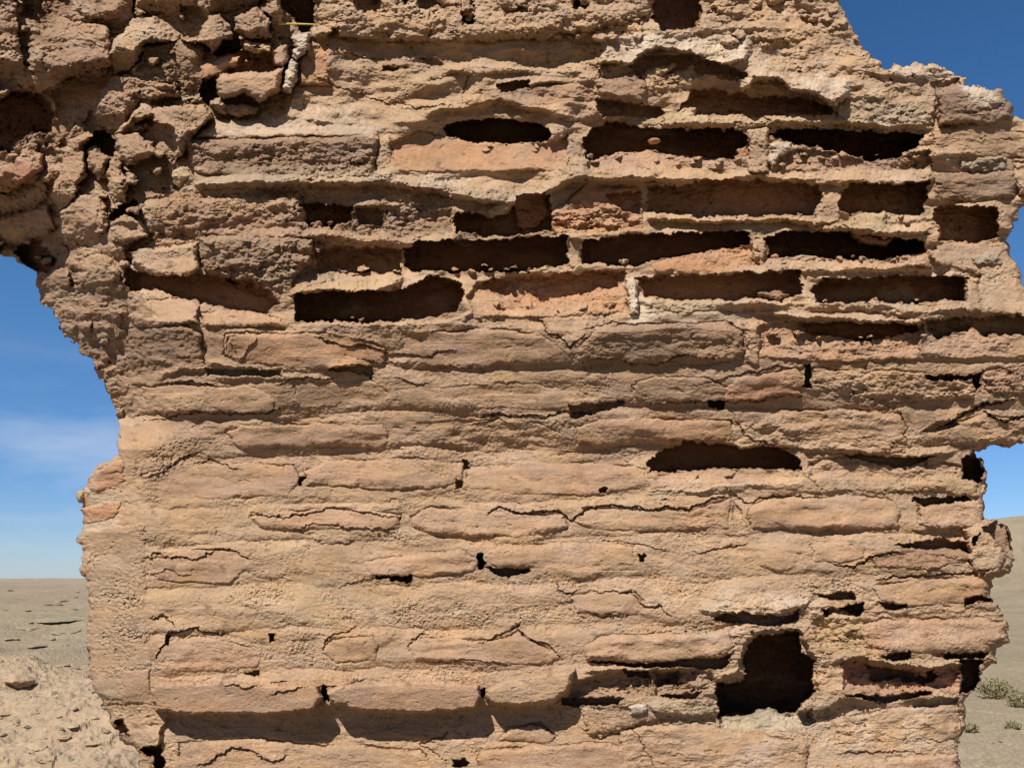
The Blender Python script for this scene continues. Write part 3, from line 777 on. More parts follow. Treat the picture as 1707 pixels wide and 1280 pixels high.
K("520,120 580,150 640,170 700,180 760,176", 4, 1.6, 3)
K("540,76 600,96 640,100", 5, 2, 4)
K("780,112 776,150 772,170", 5, 2, 0)
K("1400,200 1380,180 1400,150", 4, 2, 0)
K("620,292 700,318 770,316 800,338", 5, 2, 0)
K("450,1156 500,1148 560,1142 610,1128", 5, 1.6, 3)
K("360,1140 400,1146 440,1140 480,1134", 5, 1.8, 3)
S("448,1056 458,1054 458,1068 450,1070", -18, 'b', r=3, warp=0.6)
S("404,1120 432,1114 434,1124 410,1124", -13, 'd', r=3)
S("280,1056 286,1056 282,1076 274,1070", -14, 'd', r=4)


# ------------------------------------------------------------------ surface texture over the whole relief
H += 6 * fbm(X / 260, Y / 140, 200, 2)
H += np.interp(Y + 25 * fbm(X / 200, Y / 200, 205, 2), [420, 545, 760, 900, 1150, 1200, 1400], [0, 32, -24, -10, 12, 8, 14]) * sstep(190, 320, X)
R2 = np.clip(R, 0, 2) ** 1.4 * np.clip(0.75 + 0.8 * fbm(X / 150, Y / 60, 206, 3), 0.2, 1.6)
G *= np.clip(0.8 + 0.9 * fbm(X / 120, Y / 50, 207, 3), 0.2, 1.8)
tn = fbm(WX / 95, WY / 30, 210, 3)
terr = tn * 2.2
stp = np.floor(terr)
fr = terr - stp
H += (0.14 + 0.95 * R2) * 1.7 * (stp + sstep(0.90, 1.0, fr))          # flaking skins with ragged edges
tn2 = fbm(WX / 44 + 5, WY / 13, 220, 3) * 1.9
s2 = np.floor(tn2)
H += (0.06 + 0.8 * R2) * 1.5 * S_ * (s2 + sstep(0.85, 1.0, tn2 - s2))       # thin layers
H += S_ * (0.2 + R2) * (0.8 * fbm(X / 48, Y / 6.5, 230, 3))          # bedding lines
H += (0.05 + R2) * (4.6 * fbm(X / 34, Y / 24, 240, 4, 0.55))
f1, f2 = worley(WX / 13, WY / 10, 3)
H += np.clip(R - 0.7, 0, 2) * 8.0 * (0.55 - f1)                       # lumps
g1, g2 = worley(X / 4.4 + perlin(X / 20, Y / 20, 5), Y / 4.0, 8)
sandy = np.clip(0.75 + 1.0 * fbm(X / 60, Y / 40, 250, 2), 0.05, 2.2)
H += np.clip(G - 0.35, 0, 3) * 0.5 * (0.5 - g1) * sandy + (0.08 + 0.9 * np.clip(G - 0.3, 0, 2) * sandy) * 1.1 * fbm(X / 6.5, Y / 5.2, 260, 3, 0.75)
H -= np.clip(G - 0.5, 0, 2) * 3.0 * sstep(0.55, 0.9, fbm(X / 8.5, Y / 6.5, 262, 2)) * sandy
pit = sstep(0.66, 0.95, fbm(X / 22, Y / 15, 270, 3))
H -= (0.15 + R2) * 5 * pit

# ------------------------------------------------------------------ large form: splayed reveal at left, arch haunch, outline
LINE_OUT = """-420,300 -200,360 0,425 20,432 60,455 62,470 70,505 88,520 100,545 120,570 150,600 170,635 185,665 197,700 202,745 198,760 165,774 150,785 145,810 133,820 130,830
140,838 136,850 140,880 137,890 130,903 137,920 137,950 145,975 148,1010 147,1080 150,1120 155,1150 172,1172 183,1195 190,1218 208,1235 228,1250 235,1280 238,1340 240,3900
1595,3900 1598,1280 1603,1220 1610,1180 1608,1162 1630,1150 1634,1130 1642,1114 1664,1105 1660,1090 1680,1070 1680,1035 1660,1012 1650,985 1656,965 1680,955 1690,930 1688,900 1680,876 1655,866 1641,868
1638,850 1640,810 1640,780 1626,753 1640,745 1690,741 1740,738 1790,700 1800,520 1707,482 1702,468 1695,440 1680,420 1675,400 1690,374 1702,345 1760,330 1790,270 1740,210 1705,200 1692,196 1690,185 1680,165 1660,149 1606,142
1612,135 1590,124 1560,111 1500,107 1472,116 1468,99 1450,96 1432,62 1410,30 1398,0 1390,-60 1330,-200 1320,-480 -420,-480"""
OUT = pts(LINE_OUT)
ox = X + 0.55 * (WX - X) + 2.6 * perlin(X / 9, Y / 9, 301) + 5 * perlin(X / 23, Y / 20, 303)
oy = Y + 0.55 * (WY - Y) + 2.6 * perlin(X / 9, Y / 9, 302) + 5 * perlin(X / 23, Y / 20, 304)
SD = sdf_poly(OUT, ox, oy)
MASK = SD < 0
edge = np.clip(1 + SD / 16, 0, 1)
roll = 15 * (1 - np.sqrt(np.clip(1 - edge ** 2, 0, 1)))
H -= roll

# crease between front face and the receding reveal / haunch
cr = pts("420,-460 400,-60 352,60 318,200 262,300 214,400 203,480 206,560 214,640 214,700 226,760 234,850 236,1000 240,1160 262,1230 276,1290 285,1500 300,3900")
xc = np.interp(Y, cr[:, 1], cr[:, 0]) + 6 * fbm(Y / 60, Y * 0 + 3.3, 310, 3)
dl = np.clip(xc - X, 0, 700)
slope = np.interp(Y, [-460, 0, 250, 420, 560, 700, 780, 1180, 1290, 3900], [0.20, 0.22, 0.25, 0.28, 0.30, 0.55, 0.85, 0.75, 0.6, 0.5])
soft = 14.0
DEPTH = slope * (np.sqrt(dl ** 2 + soft ** 2) - soft)
# the head of the wall leans back a little at upper right
DEPTH += 0.30 * np.clip(110 - Y, 0, 600) * sstep(1000, 1400, X) * 0.6
DEPTH += 0.10 * np.clip(X - 1540, 0, 400)
dark_side = sstep(750, 690, Y) * sstep(330, 200, X)
DEPTH += 1.35 * np.clip(SD + 135, 0, 135) * dark_side
DEPTH += 0.40 * np.clip(Y - 110, 0, 300) * sstep(10, 190, dl) * sstep(700, 480, Y)

# ------------------------------------------------------------------ colour variation (dirt, minerals), no light in it
v1 = fbm(X / 130, Y / 70, 400, 3)
v2 = fbm(X / 24, Y / 16, 410, 3)
v3 = fbm(X / 6, Y / 5, 420, 2)
C *= (1 + 0.13 * v1 + 0.09 * v2 + (0.03 + 0.10 * np.clip(G, 0, 1.5)) * v3)[..., None]
warm = fbm(X / 90 + 7, Y / 40, 430, 3)
C[..., 0] *= 1 + 0.04 * warm
C[..., 2] *= 1 - 0.10 * warm
gry = sstep(0.15, 0.75, fbm(X / 70 + 9, Y / 26, 435, 4)) * np.clip(G - 0.6, 0, 0.7) * 0.75
C += gry[..., None] * (np.array((0.345, 0.275, 0.185), np.float32) - C)
pal = sstep(0.2, 0.8, fbm(X / 90 - 4, Y / 34, 436, 4)) * np.clip(G - 0.6, 0, 0.7) * 0.55
C += pal[..., None] * (np.array((0.50, 0.39, 0.27), np.float32) - C)
spk = sstep(0.72, 0.95, fbm(X / 9, Y / 7, 440, 2)) * 0.35
C += spk[..., None] * (np.array(COL['w'], np.float32) - C) * 0.6
dk = sstep(0.55, 1.0, fbm(X / 30, Y / 14, 450, 4)) * 0.4
C *= (1 - dk)[..., None]
C = np.clip(C * np.array((1.0, 0.97, 0.965), np.float32), 0.02, 0.8)

# ------------------------------------------------------------------ vertex positions
a_, dy_, dz_ = ray(X, Y)
t = (-CAM[1] + DEPTH * 0.001 - H * 0.001) / dy_
jx = 0.8 * perlin(X / 6, Y / 6, 500) * (0.4 + R)
jz = 0.8 * perlin(X / 6, Y / 6, 501) * (0.4 + R)
VX = CAM[0] + a_ * t + 0.001 * jx
VY = CAM[1] + dy_ * t
VZ = CAM[2] + dz_ * t + 0.001 * jz
VERT = np.stack([VX, VY, VZ], -1).reshape(-1, 3).astype(np.float32)
COLV = np.concatenate([C, np.ones(C.shape[:2] + (1,), np.float32)], -1).reshape(-1, 4).astype(np.float32)
VID = np.arange(NX * NY).reshape(NY, NX)


# ------------------------------------------------------------------ materials
def new_mat(name):
    m = bpy.data.materials.new(name)
    m.use_nodes = True
    nt = m.node_tree
    bs = nt.nodes['Principled BSDF']
    bs.inputs['Roughness'].default_value = 0.95
    bs.inputs['Specular IOR Level'].default_value = 0.12
    return m, nt, bs


def stone_mat(name, scale=420, bump=0.6, dist=0.0018):
    m, nt, bs = new_mat(name)
    N, K_ = nt.nodes.new, nt.links.new
    at = N('ShaderNodeVertexColor')
    at.layer_name = 'tone'
    tc = N('ShaderNodeTexCoord')
    nz = N('ShaderNodeTexNoise')
    nz.inputs['Scale'].default_value = scale
    nz.inputs['Detail'].default_value = 5
    nz.inputs['Roughness'].default_value = 0.65
    K_(tc.outputs['Object'], nz.inputs['Vector'])
    mr = N('ShaderNodeMapRange')
    mr.inputs['From Min'].default_value = 0.25
    mr.inputs['From Max'].default_value = 0.75
    mr.inputs['To Min'].default_value = 0.78
    mr.inputs['To Max'].default_value = 1.22
    K_(nz.outputs['Fac'], mr.inputs['Value'])
    mx = N('ShaderNodeMix')
    mx.data_type = 'RGBA'
    mx.blend_type = 'MULTIPLY'
    mx.inputs['Factor'].default_value = 1
    K_(at.outputs['Color'], mx.inputs['A'])
    K_(mr.outputs['Result'], mx.inputs['B'])
    K_(mx.outputs['Result'], bs.inputs['Base Color'])
    bp = N('ShaderNodeBump')
    bp.inputs['Strength'].default_value = bump
    bp.inputs['Distance'].default_value = dist
    K_(nz.outputs['Fac'], bp.inputs['Height'])
    K_(bp.outputs['Normal'], bs.inputs['Normal'])
    return m


MAT_WALL = stone_mat('weathered_masonry')


def mesh_obj(name, verts, faces, mat, parent=None, colv=None, smooth=False):
    """One mesh object from numpy arrays; faces is an (n,4) array of quads or (n,3) of triangles."""
    me = bpy.data.meshes.new(name)
    nv, nf, k = len(verts), len(faces), faces.shape[1]
    me.vertices.add(nv)
    me.vertices.foreach_set('co', np.ascontiguousarray(verts, np.float32).ravel())
    me.loops.add(nf * k)
    me.loops.foreach_set('vertex_index', np.ascontiguousarray(faces, np.int32).ravel())
    me.polygons.add(nf)
    me.polygons.foreach_set('loop_start', np.arange(0, nf * k, k, dtype=np.int32))
    me.update(calc_edges=True)
    me.polygons.foreach_set('use_smooth', np.full(nf, smooth, bool))
    if colv is not None:
        ca = me.color_attributes.new('tone', 'FLOAT_COLOR', 'POINT')
        ca.data.foreach_set('color', np.ascontiguousarray(colv, np.float32).ravel())
    me.materials.append(mat)
    o = bpy.data.objects.new(name, me)
    o.parent = parent
    col.objects.link(o)
    return o


def tag(o, label=None, cat=None, group=None, kind=None):
    for k, v in (('label', label), ('category', cat), ('group', group), ('kind', kind)):
        if v:
            o[k] = v
    return o


def empty(name, loc=(0, 0, 0)):
    o = bpy.data.objects.new(name, None)
    o.empty_display_size = 0.1
    o.location = loc
    col.objects.link(o)
    return o


# ------------------------------------------------------------------ cut the relief into its parts
wall = empty('ruined_brick_wall')
tag(wall, 'crumbling tan brick wall with empty brick sockets, filling the view', 'wall')
fm = MASK[:-1, :-1] & MASK[1:, :-1] & MASK[:-1, 1:] & MASK[1:, 1:]
fl_ = L[:-1, :-1].copy()
fl_[~fm] = -1
quad = np.stack([VID[:-1, :-1], VID[1:, :-1], VID[1:, 1:], VID[:-1, 1:]], -1)
cnt = np.bincount(fl_[fm].ravel(), minlength=len(parts))
for k in range(1, len(parts)):
    if cnt[k] < 120:
        fl_[fl_ == k] = 0
BACK = 0.60


def boundary(sel):
    """directed boundary edges of the selected cells, as pairs of vertex ids"""
    p = np.pad(sel, 1)
    out = []
    c = p[1:-1, 1:-1]
    for nb, ia, ib in ((p[:-2, 1:-1], 3, 0), (p[2:, 1:-1], 1, 2), (p[1:-1, :-2], 0, 1), (p[1:-1, 2:], 2, 3)):
        m = c & ~nb
        q = quad[m]
        out.append(np.stack([q[:, ia], q[:, ib]], -1))
    return np.concatenate(out)


def build_part(k, name, label):
    sel = fl_ == k
    q = quad[sel]
    if len(q) == 0:
        return
    be = boundary(fm) if k == 0 else boundary(sel)
    bv = np.unique(be)
    used = np.unique(np.concatenate([q.ravel(), bv]))
    remap = np.full(NX * NY, -1, np.int64)
    remap[used] = np.arange(len(used))
    v = VERT[used]
    cc = COLV[used]
    f = remap[q]
    # sides: the body behind the skin
    sv = VERT[bv].copy()
    if k == 0:
        rr = [(0.04, 0.003), (0.09, 0.006), (0.15, 0.006), (BACK, 0.0)]
    else:
        rr = [(0.05, 0.0)]
    ring_prev = remap[bv]
    m2 = np.full(NX * NY, -1, np.int64)
    for dep, am in rr:
        fac = (dep + 1.25) / 1.25 if dep != BACK else (BACK - CAM[1]) / (sv[:, 1:2] - CAM[1])
        nvx = CAM + (sv - CAM) * fac
        if am:
            nvx[:, 0] += am * perlin(sv[:, 2] * 40, sv[:, 0] * 40 + dep * 55, 600)
            nvx[:, 2] += am * perlin(sv[:, 2] * 40, sv[:, 0] * 40 + dep * 55, 601)
        base = len(v)
        v = np.concatenate([v, nvx])
        cc = np.concatenate([cc, COLV[bv]])
        ring = base + np.arange(len(bv))
        ma = np.full(NX * NY, -1, np.int64)
        ma[bv] = ring_prev
        mb = np.full(NX * NY, -1, np.int64)
        mb[bv] = ring
        f = np.concatenate([f, np.stack([ma[be[:, 1]], ma[be[:, 0]], mb[be[:, 0]], mb[be[:, 1]]], -1)])
        ring_prev = ring
    if k == 0:
        # rear face
        js = np.unique(np.concatenate([np.arange(0, NX - 1, 12), [NX - 1]]))
        is_ = np.unique(np.concatenate([np.arange(0, NY - 1, 12), [NY - 1]]))
        mm = (SD < -16)[np.ix_(is_, js)]
        fmc = mm[:-1, :-1] & mm[1:, :-1] & mm[:-1, 1:] & mm[1:, 1:]
        vid = VID[np.ix_(is_, js)]
        bvv = VERT[vid.ravel()].astype(np.float64)
        bvv = CAM + (bvv - CAM) * ((BACK - CAM[1]) / (bvv[:, 1:2] - CAM[1]))
        base = len(v)
        v = np.concatenate([v, bvv])
        cc = np.concatenate([cc, COLV[vid.ravel()]])
        idx = base + np.arange(len(is_) * len(js)).reshape(len(is_), len(js))
        qb = np.stack([idx[:-1, :-1], idx[:-1, 1:], idx[1:, 1:], idx[1:, :-1]], -1)[fmc]
        f = np.concatenate([f, qb])
    o = mesh_obj(name, v, f, MAT_WALL, wall, cc)
    if label:
        o['label'] = label
    return o


for k, (nm, lb) in enumerate(parts):
    build_part(k, nm, lb)

# ------------------------------------------------------------------ loose pebbles and a straw on the wall
from mathutils import Vector, noise as mnoise
import bmesh


def wall_point(px, py, out=0.0):
    i = int(np.argmin(np.abs(ys - py)))
    j = int(np.argmin(np.abs(xs - px)))
    p = VERT[VID[i, j]].astype(float).copy()
    p[1] -= out
    return p


def rock_mesh(sx, sy, sz, seed, sub=4, cut=0.55, rgh=0.16):
    bm = bmesh.new()
    bmesh.ops.create_icosphere(bm, subdivisions=sub, radius=1.0)
    rr = random.Random(seed)
    planes = []
    for _ in range(11):
        n = Vector((rr.uniform(-1, 1), rr.uniform(-1, 1), rr.uniform(-1, 1))).normalized()
        planes.append((n, rr.uniform(cut, 0.9)))
    off = Vector((seed * 3.1, seed * 1.7, 0))
    for v in bm.verts:
        p = v.co.copy()
        for n, d in planes:
            s = p.dot(n)
            if s > d:
                p -= n * (s - d) * 0.9
        p += p.normalized() * rgh * (mnoise.noise(p * 2.2 + off) + 0.5 * mnoise.noise(p * 5 + off) + 0.25 * mnoise.noise(p * 12 + off))
        v.co = Vector((p.x * sx, p.y * sy, p.z * sz))
    return bm


def plain_mat(name, c1, c2, scale=60, bump=0.6, dist=0.004):
    m, nt, bs = new_mat(name)
    N, K_ = nt.nodes.new, nt.links.new
    tc = N('ShaderNodeTexCoord')
    nz = N('ShaderNodeTexNoise')
    nz.inputs['Scale'].default_value = scale
    nz.inputs['Detail'].default_value = 6
    nz.inputs['Roughness'].default_value = 0.65
    K_(tc.outputs['Object'], nz.inputs['Vector'])
    rp = N('ShaderNodeValToRGB')
    rp.color_ramp.elements[0].position = 0.32
    rp.color_ramp.elements[0].color = (*c1, 1)
    rp.color_ramp.elements[1].position = 0.68
    rp.color_ramp.elements[1].color = (*c2, 1)
    K_(nz.outputs['Fac'], rp.inputs['Fac'])
    K_(rp.outputs['Color'], bs.inputs['Base Color'])
    bp = N('ShaderNodeBump')
    bp.inputs['Strength'].default_value = bump
    bp.inputs['Distance'].default_value = dist
    K_(nz.outputs['Fac'], bp.inputs['Height'])
    K_(bp.outputs['Normal'], bs.inputs['Normal'])
    return m


def bm_obj(name, bm, mat, parent=None, smooth=False):
    me = bpy.data.meshes.new(name)
    bm.to_mesh(me)
    bm.free()
    for p in me.polygons:
        p.use_smooth = smooth
    me.materials.append(mat)
    o = bpy.data.objects.new(name, me)
    o.parent = parent
    col.objects.link(o)
    return o


M_PEB = plain_mat('pale_pebble', (0.34, 0.24, 0.14), (0.50, 0.38, 0.24), 160, 0.5, 0.001)
M_PEBO = plain_mat('brick_crumb', (0.36, 0.17, 0.09), (0.48, 0.27, 0.15), 160, 0.5, 0.001)
for i, (px, py, w, h, m, lb) in enumerate((
        (911, 457, 21, 9, M_PEB, 'loose pale pebble lying in the long dark slot, left of the middle of the wall'),
        (307, 297, 19, 19, M_PEB, 'light egg shaped pebble lodged at the foot of the rubble, beside the dark weathered brick'),
        (964, 452, 12, 8, M_PEB, 'small crumb of mortar below the thin upright joint between two slots'),
        (1086, 250, 12, 5, M_PEBO, 'sliver of orange brick lying at the mouth of the upper middle slot'),
        (1288, 430, 7, 6, M_PEBO, 'tiny square brick crumb at the left end of the right hand slot'),
        (136, 826, 8, 9, M_PEB, 'white pebble clinging to the outer edge beside the orange brick ends'))):
    p = wall_point(px, py, 0.004)
    if i in (0, 2, 3, 4):
        p[1] = max(-0.03, min(p[1], 0.012))
    o = bm_obj('pebble', rock_mesh(w * 0.00098, w * 0.0008, h * 0.00098, 40 + i, 3), m)
    o.location = p
    tag(o, lb, 'pebble', 'loose pebbles caught in the wall')

# straw bridging the void at the top
a0, a1 = wall_point(466, 44), wall_point(530, 43)
yy = min(a0[1], a1[1]) - 0.004
cu = []
for k in range(13):
    f = k / 12
    cu.append(Vector((a0[0] + (a1[0] - a0[0]) * f, yy + 0.004 * math.sin(f * 3), a0[2] + (a1[2] - a0[2]) * f + 0.005 * math.sin(f * 2.6) - 0.003 * f)))
bm = bmesh.new()
prev = None
for k, c in enumerate(cu):
    rr_ = 0.0018 * (1 - 0.35 * k / 12)
    ring = [bm.verts.new(c + Vector((0, math.cos(q) * rr_, math.sin(q) * rr_))) for q in [i * math.pi / 3 for i in range(6)]]
    if prev:
        for i in range(6):
            bm.faces.new((prev[i], prev[(i + 1) % 6], ring[(i + 1) % 6], ring[i]))
    prev = ring
straw = bm_obj('dry_straw', bm, plain_mat('straw', (0.50, 0.44, 0.10), (0.62, 0.56, 0.18), 90, 0.1), None, True)
tag(straw, 'thin yellow straw stretched across the dark void at the top of the wall', 'straw')

# ------------------------------------------------------------------ ground


def hills(x, y):
    h = 8.0 * sstep(20, 56, x) * np.exp(-(((y - 86) / 38) ** 2))
    rr_ = np.hypot(x, y)
    h = h + 3.0 * np.clip(fbm(x / 900.0, y / 700.0, 705, 3) + 0.25, 0, 2) * sstep(700, 1800, rr_)
    h = h + 5.0 * np.exp(-(((x - 240) / 120) ** 2 + ((y - 330) / 90) ** 2) / 2)
    return h


def terrain(x, y):
    r = np.hypot(x, y)
    h = hills(x, y)
    h = h + 0.10 * fbm(x / 9.0, y / 7.0, 700, 3) * sstep(2, 8, r) + 0.5 * fbm(x / 60.0, y / 40.0, 710, 3) * sstep(25, 90, r)
    # raised bank of earth behind the opening on the left
    wob = 0.7 * fbm(x / 1.6, y * 0 + 1.7, 720, 2)
    bank = sstep(0.9, 2.6, y) * (1 - sstep(6.4 + wob, 8.6 + wob, y)) * sstep(-0.4, -1.7, x) * sstep(-16, -9, x)
    h = h + bank * (0.78 + 0.10 * fbm(x / 1.3, y / 1.1, 730, 3))
    bank2 = np.exp(-((y - 24 - 0.1 * x) / 3.0) ** 2) * sstep(-4, -10, x)
    h = h + 0.35 * bank2 + sstep(12, 16, y) * (1 - sstep(60, 90, y)) * sstep(-3, -8, x) * 0.12 * fbm(x / 2.5, y / 2.0, 735, 3)
    near = 1 - sstep(18, 45, r)
    c1, c2 = worley(x / 0.30 + 0.5 * fbm(x / 0.4, y / 0.4, 740, 2), y / 0.26, 21)
    blockh = fbm(np.floor(x / 0.3), np.floor(y / 0.26), 745, 1)
    h = h + near * (0.012 * sstep(0.03, 0.14, c2 - c1) * (0.4 + bank) + 0.015 * fbm(x / 0.5, y / 0.3, 750, 4)
                    + 0.009 * fbm(x / 0.07, y / 0.06, 760, 3, 0.7))
    w1, w2 = worley(x / 0.11 + fbm(x / 0.3, y / 0.3, 765, 2), y / 0.09, 24)
    h = h + near * (0.35 + bank) * 0.014 * np.clip(0.45 - w1, 0, 1) * np.clip(0.4 + 1.5 * fbm(x / 0.9, y / 0.7, 766, 3), 0, 1.5) * 2
    tt_ = fbm(x / 0.9 + 3, y / 0.5, 770, 3) * 2.6
    sf = np.floor(tt_)
    h = h + near * (0.3 + 0.5 * bank) * 0.016 * (sf + sstep(0.85, 1, tt_ - sf))
    return h


deg = np.radians
th = np.concatenate([np.arange(-180, -40, 3.0), np.arange(-40, -37, 0.5), np.arange(-37, -20, 0.075), np.arange(-20, 24, 0.8), np.arange(24, 38, 0.075), np.arange(38, 42, 0.5), np.arange(42, 180.1, 3.0)])
th = np.append(th[th < 180], 180.0)
rad = np.concatenate([[0.0], np.geomspace(0.5, 2.6, 14)[:-1], np.geomspace(2.6, 34, 560), np.geomspace(34.6, 600, 170), np.geomspace(620, 9000, 40)])
TH, RD = np.meshgrid(deg(th), rad)
GX = RD * np.sin(TH)
GY = CAM[1] + RD * np.cos(TH)
GZ = terrain(GX, GY)
gv = np.stack([GX, GY, GZ], -1).reshape(-1, 3)
gid = np.arange(gv.shape[0]).reshape(GX.shape)
gq = np.stack([gid[:-1, :-1], gid[:-1, 1:], gid[1:, 1:], gid[1:, :-1]], -1).reshape(-1, 4)[:, ::-1]
gc = np.zeros(GX.shape + (3,), np.float32)
gc[:] = (0.285, 0.225, 0.152)
bk = sstep(9, 6, GY) * sstep(-0.4, -1.7, GX) * sstep(0.5, 2, GY)
gc = gc * (1 - bk[..., None]) + np.array((0.355, 0.262, 0.175), np.float32) * bk[..., None]
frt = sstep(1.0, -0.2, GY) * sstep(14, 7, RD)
gc *= (1 - 0.5 * frt)[..., None]  # unseen ground before the wall darkened to cut its bounce light
rgt = sstep(1.5, 4, GX)
gc = gc * (1 - rgt[..., None]) + np.array((0.285, 0.228, 0.152), np.float32) * rgt[..., None]
far = sstep(60, 500, RD)
gc = gc * (1 - 0.6 * far[..., None]) + np.array((0.33, 0.275, 0.20), np.float32) * 0.6 * far[..., None]
n1 = fbm(GX / 3.0, GY / 2.4, 800, 4)
n2 = fbm(GX / 0.25, GY / 0.2, 810, 3)
n3 = fbm(GX / 40.0, GY / 30.0, 820, 4)
gc *= (1 + 0.10 * n1 + 0.10 * n2 + 0.10 * n3)[..., None]
sage = sstep(0.35, 0.8, fbm(GX / 1.6, GY / 1.3, 830, 3)) * sstep(14, 25, RD) * 0.5
gc = gc * (1 - sage[..., None]) + np.array((0.20, 0.18, 0.11), np.float32) * sage[..., None]
gc = np.clip(gc, 0.03, 0.7)
gcol = np.concatenate([gc, np.ones(gc.shape[:2] + (1,), np.float32)], -1).reshape(-1, 4)
ground = mesh_obj('ground', gv, gq, stone_mat('dry_earth', 34, 0.6, 0.02), None, gcol, smooth=False)
ground['kind'] = 'structure'


def tz(x, y):
    return float(terrain(np.array([x]), np.array([y]))[0])


def on_ground(px, py):
    """where the sight line through a spot of the photograph meets the terrain"""
    a, dy, dz = ray(px, py)
    t_ = 2.0
    while t_ < 400:
        if CAM[2] + dz * t_ < tz(a * t_, CAM[1] + dy * t_):
            break
        t_ *= 1.012
    return a * t_, CAM[1] + dy * t_, t_


M_CLOD = plain_mat('earth_clod', (0.33, 0.235, 0.15), (0.45, 0.33, 0.215), 40, 0.7, 0.006)
clods = [(30, 1140, 52, 0.45, 'large flat clod with a shaded side, farthest left on the earth bank'), (12, 1196, 26, 0.35, 'flat clod at the left edge of the photo, halfway down the earth bank'),
         (62, 1246, 40, 0.3, 'flat tilted clod low on the earth bank'), (105, 1236, 30, 0.3, 'flat clod in the middle of the lower earth bank'),
         (122, 1222, 26, 0.28, 'small pinkish clod above the middle of the lower earth bank'), (158, 1248, 30, 0.25, 'thin slab beside the foot of the wall reveal'),
         (24, 1268, 34, 0.3, 'flat clod at the bottom left corner'), (76, 1272, 22, 0.3, 'small clod at the bottom edge left of the wall'),
         (38, 1172, 20, 0.4, 'small clod just below the largest one on the earth bank'), (98, 1196, 14, 0.4, 'tiny clod alone on the smooth upper earth bank')]
for i, (px, py, w, fl, lb) in enumerate(clods):
    x, y, d = on_ground(px, py)
    s = w * d / F / 2
    o = bm_obj('earth_clod', rock_mesh(s, s * 0.8, s * fl, 70 + i, 4, 0.5), M_CLOD)
    o.location = (x, y, tz(x, y) + s * fl * 0.25)
    o.rotation_euler = (0.12 * math.sin(i * 2.1), 0.15 * math.cos(i * 1.7), i * 1.3)
    tag(o, lb, 'clod', 'earth clods on the bank behind the wall')
M_SLAB = plain_mat('grey_slab', (0.22, 0.185, 0.13), (0.34, 0.28, 0.19), 30, 0.7, 0.01)
slabs = [(100, 1036, 84, 0.10, 'longest flat slab on the plain behind the earth bank'), (48, 1048, 40, 0.12, 'flat slab left of the longest one on the plain'), (60, 1080, 36, 0.16, 'flat slab nearest the earth bank'),
         (90, 1010, 34, 0.14, 'slab lying farthest out on the plain'), (112, 1056, 50, 0.16, 'broad grey slab in front of the longest one'), (16, 1068, 30, 0.2, 'slab at the left edge of the photo on the plain')]
for i, (px, py, w, fl, lb) in enumerate(slabs):
    x, y, d = on_ground(px, py)
    s = w * d / F / 2
    o = bm_obj('stone_slab', rock_mesh(s, s * 0.9, s * fl, 90 + i, 4, 0.5, 0.12), M_SLAB)
    o.location = (x, y, tz(x, y) + s * fl * 0.4)
    o.rotation_euler = (0.05, 0.06 * math.sin(i), 0.3 * i)
    tag(o, lb, 'stone slab', 'flat stones on the plain at left')

rs2 = random.Random(5)
src = None
for k in range(62):
    px, py = rs2.uniform(0, 140), rs2.uniform(985, 1095)
    if k > 26:
        px, py = rs2.uniform(0, 205), rs2.uniform(1108, 1276)
    if 18 < k < 27:
        px, py = rs2.uniform(1612, 1705), rs2.uniform(1060, 1275)
    x, y, d = on_ground(px, py)
    s = rs2.uniform(5, 13) * d / F / 2
    if src is None:
        src = bm_obj('small_stone', rock_mesh(1, 0.85, 0.5, 133, 3, 0.5, 0.12), M_SLAB)
        o = src
    else:
        o = src.copy()
        col.objects.link(o)
    o.scale = (s, s, s * rs2.uniform(0.7, 1.2))
    o.location = (x, y, tz(x, y) + s * 0.15)
    o.rotation_euler = (0.1, 0.1, rs2.uniform(0, 6.3))
    tag(o, 'small loose stone lying on the earth bank at left' if k > 26 else 'small loose grey stone scattered on the bare plain beyond the wall', 'stone', 'small stones on the earth bank' if k > 26 else 'small stones scattered on the plain')

# dry steppe shrubs on the right
M_SHRUB = plain_mat('sage_green', (0.21, 0.185, 0.10), (0.31, 0.265, 0.155), 25, 0.2)
M_TWIG = plain_mat('dry_twig', (0.20, 0.15, 0.09), (0.30, 0.23, 0.14), 40, 0.2)


